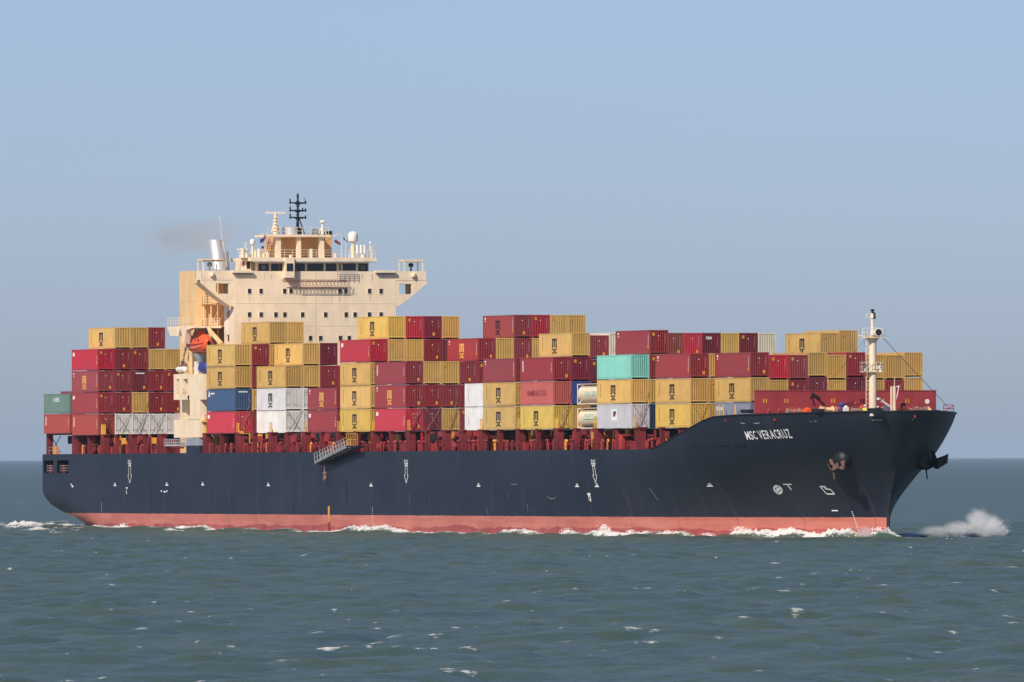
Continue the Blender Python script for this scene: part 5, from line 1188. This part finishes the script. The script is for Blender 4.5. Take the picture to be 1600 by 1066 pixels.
# water thrown up along the near side of the hull, the bow wave and the stern wake
LX = np.linspace(-60, 215, 400); HY = np.array([YC-half(x, .2) if x > -52 else 5.0 for x in LX])
near = (SX > -200) & (SX < 262) & (SY < 75) & (SY > -48)
ii = np.where(near); px_, py_ = SX[ii], SY[ii]
hy = np.interp(px_, LX, HY, left=5, right=YC); d = hy-py_   # metres outboard of the starboard side
def bump(x, c, w): return np.exp(-((x-c)/w)**2)
def WX(px):                                        # station along the waterline seen at a pixel
    lo, hi = -70.0, 216.0
    for _ in range(40):
        m_ = (lo+hi)/2
        if proj(m_, YC-half(min(m_, 213.5), .3)-.9)[0] < px: lo = m_
        else: hi = m_
    return lo
PRO = [(60, 0, .2), (130, .35, .7), (190, .6, .9), (230, .25, .6), (265, .3, .8), (285, .55, 1.1), (330, .45, 1), (360, .15, .5), (430, .2, .6), (480, .2, .7), (520, .4, 1), (545, .6, 1.1), (575, 1.05, 1.3), (610, .8, 1.2), (640, .35, .9), (700, .35, .9), (740, .2, .6), (780, .4, .9), (818, .6, 1.05), (850, .3, .6), (880, .5, 1), (905, .3, .7), (928, .5, 1), (945, 1.2, 1.4), (960, .8, 1.2), (985, .7, 1.1),
       (1010, .3, .9), (1050, .35, 1), (1065, .5, 1.1), (1085, .3, .85), (1130, .4, .95), (1148, 1.0, 1.3), (1165, .95, 1.35), (1190, .8, 1.3), (1230, 1.0, 1.4), (1260, .85, 1.4), (1300, .9, 1.4), (1322, 1.2, 1.45), (1333, 1.1, 1.3), (1339, .3, .4), (1350, .35, .6), (1368, 1.0, 1.2), (1382, 1.25, 1.3), (1389, .9, .9), (1394, 0, 0)]
pX = np.array([WX(q[0]) for q in PRO])
ridge = np.interp(px_, pX, [q[1] for q in PRO], left=0, right=0); fo = np.interp(px_, pX, [q[2] for q in PRO], left=0, right=0)
wob = .5*np.sin(px_*.9)+.4*np.sin(px_*2.3+1)+.3*np.sin(px_*4.1+2)
bowd = np.interp(px_, [0, 150, 180, 205, 214], [.8, .9, 1.2, 1.0, .6])
band = np.exp(-np.clip((d-bowd-.3*wob)/1.3, 0, 9)**2)*(d > -2.5)
Zadd = ridge*np.exp(-((d-.7)/1.3)**2)*(d > -2.5)*(1+.18*wob)
base = .55+.25*np.sin(px_*.37)+.2*np.sin(px_*.83+1)
fo = np.maximum(fo*np.clip(.85+.3*wob, .4, 1.4), np.clip(base, 0, 1)*.62*(px_ < 214)*(px_ > -50))
F = fo*band
# churned wake astern
q = np.clip((-44-px_)/12, 0, 1)*np.clip((px_+160)/60, 0, 1)
lat = np.exp(-((py_-9)/11)**2)
F = np.maximum(F, q*lat*(.46+.30*np.sin(px_*.55+py_*.35)+.22*np.sin(px_*1.3-py_*.8)+.2*np.sin(py_*2.1+px_*.3)))
for xw, yw, ax_, ay_, s in ((-64, -6, 10, 1.8, 1.2), (-52, -3, 7, 1.4, .95), (-92, -4, 9, 1.5, .9), (-60, 9, 8, 2, .9), (-82, 18, 7, 2, .8), (-110, 6, 9, 2, .8), (-95, 24, 8, 2, .7)):
    e_ = np.exp(-((px_-xw)/ax_)**2-((py_-yw)/ay_)**2); F = np.maximum(F, s*e_); Zadd += .45*e_
for pw, yw, ax_, ay_, s, hh_ in ((18, -34, 9, 2.2, 1.1, .5), (52, -37, 10, 2.2, 1.15, .55), (88, -33, 9, 2, 1.0, .45), (118, -24, 8, 2, .9, .4), (70, -16, 12, 2.4, 1.0, .5), (128, -10, 9, 2, 1.0, .5), (30, -6, 12, 2.5, .95, .5), (100, 2, 10, 2.5, 1.0, .5), (150, -6, 7, 1.6, 1.0, .45), (62, 12, 12, 2.5, 1.0, .55), (12, 16, 12, 2.5, .9, .5), (95, 18, 9, 2.5, .95, .5), (120, 9, 8, 2, 1.0, .5), (205, -9, 8, 1.6, .8, .35), (260, -7, 9, 1.5, .8, .3)):
    xw = XA(pw, yw); e_ = np.exp(-((px_-xw+.35*(py_-yw))/ax_)**2-((py_-yw)/ay_)**2); F = np.maximum(F, s*e_*(.8+.3*np.sin(px_*1.1+py_*.7))); Zadd += hh_*e_
# bow wave curling away on the far side
for xw, yw, ax_, ay_, s, hgt in ((209, 24, 2.4, 3, 0, .6), (208.5, 30, 2.4, 3.5, 0, .8), (208, 37, 2.4, 4, 0, .7), (213, 20.5, 1.0, 1.0, .45, .1), (212, 24, 1.0, 1.2, .4, .1)):
    e_ = np.exp(-((px_-xw)/ax_)**2-((py_-yw)/ay_)**2); F = np.maximum(F, s*e_); Zadd += hgt*e_
foam[ii] = np.maximum(foam[ii], F); Zw[ii] += Zadd*(1+.17*nr.standard_normal(len(px_))*np.clip(F, 0, 1))
nrw, ncl = SX.shape
co = np.empty((nrw*ncl, 3), np.float32); co[:, 0] = SX.ravel(); co[:, 1] = SY.ravel(); co[:, 2] = Zw.ravel()
a = (np.arange(nrw-1)[:, None]*ncl+np.arange(ncl-1)[None, :]).ravel()
faces = np.stack([a, a+1, a+ncl+1, a+ncl], 1).astype(np.int32)
sea = bpy.data.meshes.new('sea'); sea.vertices.add(len(co)); sea.vertices.foreach_set('co', co.ravel())
sea.loops.add(faces.size); sea.loops.foreach_set('vertex_index', faces.ravel()); sea.polygons.add(len(faces))
sea.polygons.foreach_set('loop_start', np.arange(0, faces.size, 4, dtype=np.int32)); sea.polygons.foreach_set('loop_total', np.full(len(faces), 4, np.int32))
sea.polygons.foreach_set('use_smooth', np.ones(len(faces), bool)); sea.update(); sea.validate()
at = sea.attributes.new('foam', 'FLOAT', 'POINT'); at.data.foreach_set('value', foam.ravel().astype(np.float32))
if sea.polygons[len(faces)//2].normal.z < 0: sea.flip_normals()
m, t, b = newmat('sea water')
tc = t.nodes.new('ShaderNodeTexCoord')
def smap(s, rz=0):
    mp = t.nodes.new('ShaderNodeMapping'); mp.inputs['Scale'].default_value = s; mp.inputs['Rotation'].default_value = (0, 0, rz); t.links.new(tc.outputs['Object'], mp.inputs['Vector']); return mp.outputs['Vector']
big = noise(t, 1, 4, smap((.022, .06, 1), AX)); mid = noise(t, 1, 5, smap((.10, .45, 1), -AX), .6); ripp = noise(t, 1, 4, smap((1.1, 1.1, 1)), .6); chop = noise(t, 1, 3, smap((.35, .35, 1)), .6)
body = mixc(t, ramp(t, big, .35, .65), (0.061, 0.096, 0.062), (0.046, 0.085, 0.073))
body = mixc(t, mathn(t, 'MULTIPLY', ramp(t, mid, .5, .75), .5), body, (0.070, 0.094, 0.058))
dif = t.nodes.new('ShaderNodeBsdfDiffuse'); t.links.new(body, dif.inputs['Color'])
gl = t.nodes.new('ShaderNodeBsdfGlossy'); gl.inputs['Roughness'].default_value = .32; gl.inputs['Color'].default_value = (.9, .95, 1, 1)
bp = t.nodes.new('ShaderNodeBump'); bp.inputs['Strength'].default_value = .8; bp.inputs['Distance'].default_value = .16; t.links.new(mathn(t, 'ADD', ripp, mathn(t, 'MULTIPLY', chop, 2.0)), bp.inputs['Height'])
t.links.new(bp.outputs[0], gl.inputs['Normal']); t.links.new(bp.outputs[0], dif.inputs['Normal'])
mx = t.nodes.new('ShaderNodeMixShader'); frs = t.nodes.new('ShaderNodeFresnel'); frs.inputs['IOR'].default_value = 1.33; t.links.new(bp.outputs[0], frs.inputs['Normal'])
rf = t.nodes.new('ShaderNodeMapRange'); rf.inputs['To Min'].default_value = .05; rf.inputs['To Max'].default_value = .36; rf.inputs['From Max'].default_value = .9; t.links.new(frs.outputs[0], rf.inputs['Value']); t.links.new(rf.outputs[0], mx.inputs[0]); t.links.new(dif.outputs[0], mx.inputs[1]); t.links.new(gl.outputs[0], mx.inputs[2])
fa = t.nodes.new('ShaderNodeAttribute'); fa.attribute_name = 'foam'
fn1 = noise(t, 1, 6, smap((1.6, 1.6, 3)), .7); fn2 = noise(t, 1, 5, smap((5, 5, 5)), .7)
fsum = mathn(t, 'ADD', fa.outputs['Fac'], mathn(t, 'ADD', mathn(t, 'MULTIPLY', mathn(t, 'SUBTRACT', fn1, .5), 1.7), mathn(t, 'MULTIPLY', mathn(t, 'SUBTRACT', fn2, .5), .7)))
ff = mathn(t, 'MULTIPLY', ramp(t, fsum, .48, .86), ramp(t, fa.outputs['Fac'], .10, .32))
fd = t.nodes.new('ShaderNodeBsdfDiffuse'); t.links.new(mixc(t, ramp(t, fn2, .3, .7), (.48, .49, .48), (.80, .80, .78)), fd.inputs['Color'])
m2 = t.nodes.new('ShaderNodeMixShader'); t.links.new(ff, m2.inputs[0]); t.links.new(mx.outputs[0], m2.inputs[1]); t.links.new(fd.outputs[0], m2.inputs[2])
t.links.new(m2.outputs[0], t.nodes['Material Output'].inputs['Surface'])
sea.materials.append(m)
so = bpy.data.objects.new('sea', sea); C.objects.link(so); tag(so, None, None, None, 'structure')

# spray: countless droplets flung off the bow wave and the crests against the hull
m, t, b = newmat('spray'); b.inputs['Base Color'].default_value = (.86, .87, .88, 1); b.inputs['Roughness'].default_value = .9
SPR = m
g = MB()
def drop(p, r):
    k = len(g.v); p = Vector(p)
    for q in ((1, 1, 1), (1, -1, -1), (-1, 1, -1), (-1, -1, 1)): g.v.append(tuple(p+Vector(q)*r))
    for q in ((0, 1, 2), (0, 3, 1), (0, 2, 3), (1, 3, 2)): g.f.append(tuple(k+i for i in q)); g.m.append(0)
def burst(c, sx, sy, hgt, n, r0=.03, lean=0.0):
    for _ in range(n):
        u = rng.random()**1.7; z = u*hgt
        g_ = 1-.4*u
        drop((c[0]+rng.gauss(0, sx)*g_, c[1]+rng.gauss(0, sy)*g_+lean*z, c[2]+z*math.exp(-rng.gauss(0, .35)**2)), r0*(.6+.8*rng.random()))
for px, n, hgt, w in ((1372, 420, 1.3, .9), (1325, 420, 1.1, 1.2), (1300, 300, .7, 2), (1260, 300, .7, 2), (1225, 400, 1.1, 1.2), (1190, 260, .7, 1.2), (1155, 450, 1.3, 1.0), (1105, 150, .5, 1), (1045, 250, .8, .9), (985, 250, .8, 1), (945, 450, 1.4, .7), (885, 250, .9, .9), (590, 350, .9, 1.3), (565, 350, .9, 1.3), (545, 200, .6, 1), (285, 200, .5, 1), (192, 200, .8, .6)):
    x = WX(px); burst((x, YC-half(min(x, 213), .3)-.9, .15), w, .5, hgt, n)
for px, py, n, sx in ((1553, 824, 150, .7), (1540, 814, 80, .6), (1563, 829, 110, .5), (1515, 830, 90, 1.2), (1480, 833, 60, 1.4)):
    y = YA(px, 217.5); z = HC-(py-(PY0-ROLL*(px-PX0)))/proj(217.5, y)[1]
    for _ in range(n): drop((217.5+rng.gauss(0, 1), y+rng.gauss(0, sx), max(.05, z+rng.gauss(0, .55))), .016+.02*rng.random())
sp = g.build('spray', SPR); tag(sp, 'white spray flung up along the waterline and off the bow wave', None, None, 'stuff')

def mist(name, label, lumps, dens, colr):         # soft airborne spray: a closed body of thin white droplets
    m = bpy.data.materials.new(name); m.use_nodes = True; t = m.node_tree
    for n_ in list(t.nodes):
        if n_.type != 'OUTPUT_MATERIAL': t.nodes.remove(n_)
    pv = t.nodes.new('ShaderNodeVolumePrincipled'); pv.inputs['Color'].default_value = colr; pv.inputs['Anisotropy'].default_value = 0.0
    tc = t.nodes.new('ShaderNodeTexCoord'); tot = None
    mp = t.nodes.new('ShaderNodeMapping'); mp.inputs['Scale'].default_value = (.9, .9, 1.1); t.links.new(tc.outputs['Object'], mp.inputs['Vector'])
    nz = noise(t, 1.35, 8, mp.outputs['Vector'], .78)
    for (c, r, w) in lumps:
        q = t.nodes.new('ShaderNodeMapping'); q.vector_type = 'TEXTURE'; q.inputs['Location'].default_value = c; q.inputs['Scale'].default_value = r; t.links.new(tc.outputs['Object'], q.inputs['Vector'])
        ln = t.nodes.new('ShaderNodeVectorMath'); ln.operation = 'LENGTH'; t.links.new(q.outputs['Vector'], ln.inputs[0])
        val = mathn(t, 'MULTIPLY', ramp(t, mathn(t, 'ADD', ln.outputs['Value'], mathn(t, 'MULTIPLY', mathn(t, 'SUBTRACT', nz, .5), 1.9)), 1.0, .25), w)
        tot = val if tot is None else mathn(t, 'MAXIMUM', tot, val)
    t.links.new(mathn(t, 'MULTIPLY', tot, dens), pv.inputs['Density']); t.links.new(pv.outputs[0], t.nodes['Material Output'].inputs['Volume'])
    lo = [min(c[i]-1.5*r[i] for c, r, w in lumps) for i in range(3)]; hi = [max(c[i]+1.5*r[i] for c, r, w in lumps) for i in range(3)]
    o = MB().box(lo[0], hi[0], lo[1], hi[1], -.8, hi[2]).build(name, m); tag(o, label, None, None, 'stuff')
XP = 217.5
def mp_(px, py, X=XP): y = YA(px, X); return (X, y, HC-(py-(PY0-ROLL*(px-PX0)))/proj(X, y)[1])
mist('bow_spray', 'soft white spray hanging over the dark water ahead of the bow', [(mp_(1545, 824), (2.2, 2.0, 1.6), 1.0), (mp_(1528, 815), (1.8, 1.6, 1.7), .8), (mp_(1500, 826), (2.2, 2.6, 1.0), .5), (mp_(1465, 830), (2.2, 2.6, .8), .28), (mp_(1562, 830), (1.6, 1.2, .9), .9)], 1.15, (.97, .975, .985, 1))
mist('stem_spray', 'thin white spray against the red boot topping at the stem', [((212.3, 13.6, .7), (1.6, .9, 1.0), .8), ((209.5, 12.3, .6), (1.6, .8, .6), .4)], .9, (.97, .975, .985, 1))

# thin brown exhaust smoke drifting aft from the silver stack
m = bpy.data.materials.new('exhaust smoke'); m.use_nodes = True; t = m.node_tree
for n_ in list(t.nodes):
    if n_.type != 'OUTPUT_MATERIAL': t.nodes.remove(n_)
pv = t.nodes.new('ShaderNodeVolumePrincipled'); pv.inputs['Color'].default_value = (.86, .66, .46, 1); pv.inputs['Anisotropy'].default_value = .2
tc = t.nodes.new('ShaderNodeTexCoord'); sep = t.nodes.new('ShaderNodeSeparateXYZ'); t.links.new(tc.outputs['Generated'], sep.inputs[0])
mp = t.nodes.new('ShaderNodeMapping'); mp.inputs['Scale'].default_value = (.22, .3, .5); t.links.new(tc.outputs['Object'], mp.inputs['Vector'])
nz = noise(t, 1, 5, mp.outputs['Vector'], .6)
ln = t.nodes.new('ShaderNodeVectorMath'); ln.operation = 'DISTANCE'; cb = t.nodes.new('ShaderNodeCombineXYZ'); t.links.new(sep.outputs['Y'], cb.inputs['Y'])
wz = mathn(t, 'ADD', sep.outputs['Z'], mathn(t, 'MULTIPLY', mathn(t, 'SUBTRACT', sep.outputs['X'], .5), .0)); t.links.new(wz, cb.inputs['Z']); t.links.new(cb.outputs[0], ln.inputs[0]); ln.inputs[1].default_value = (0, .5, .5)
fall = ramp(t, ln.outputs['Value'], .5, .08); endf = mathn(t, 'MULTIPLY', ramp(t, sep.outputs['X'], 0, .3), ramp(t, sep.outputs['X'], 1, .90))
dn = mathn(t, 'MULTIPLY', mathn(t, 'MULTIPLY', ramp(t, nz, .30, .72), fall), endf)
t.links.new(mathn(t, 'MULTIPLY', dn, .085), pv.inputs['Density']); t.links.new(pv.outputs[0], t.nodes['Material Output'].inputs['Volume'])
ys_ = YA(343, -8); xa_, xb_ = -8-32, -1.5; g = MB()
g.prism([(xb_, ys_-1.6, ZA(384, -8, ys_)), (xb_, ys_-1.6, ZA(338, -8, ys_)), (xa_, ys_-2.6, ZA(345, -36, ys_)), (xa_, ys_-2.6, ZA(410, -36, ys_))], (0, 4.2, 0))
sm = g.build('exhaust_smoke', m); tag(sm, 'faint brown smoke drifting aft from the silver exhaust stack', None, None, 'stuff')

# sea air: thin haze round the whole scene
m = bpy.data.materials.new('sea haze'); m.use_nodes = True; t = m.node_tree
for n_ in list(t.nodes):
    if n_.type != 'OUTPUT_MATERIAL': t.nodes.remove(n_)
pv = t.nodes.new('ShaderNodeVolumePrincipled'); pv.inputs['Color'].default_value = (.58, .76, 1.0, 1); pv.inputs['Density'].default_value = 1.4e-5
t.links.new(pv.outputs[0], t.nodes['Material Output'].inputs['Volume'])
hz = MB().box(CX-62000, CX+62000, CY-62000, CY+62000, -3, 75).build('haze', m); tag(hz, None, None, None, 'stuff')
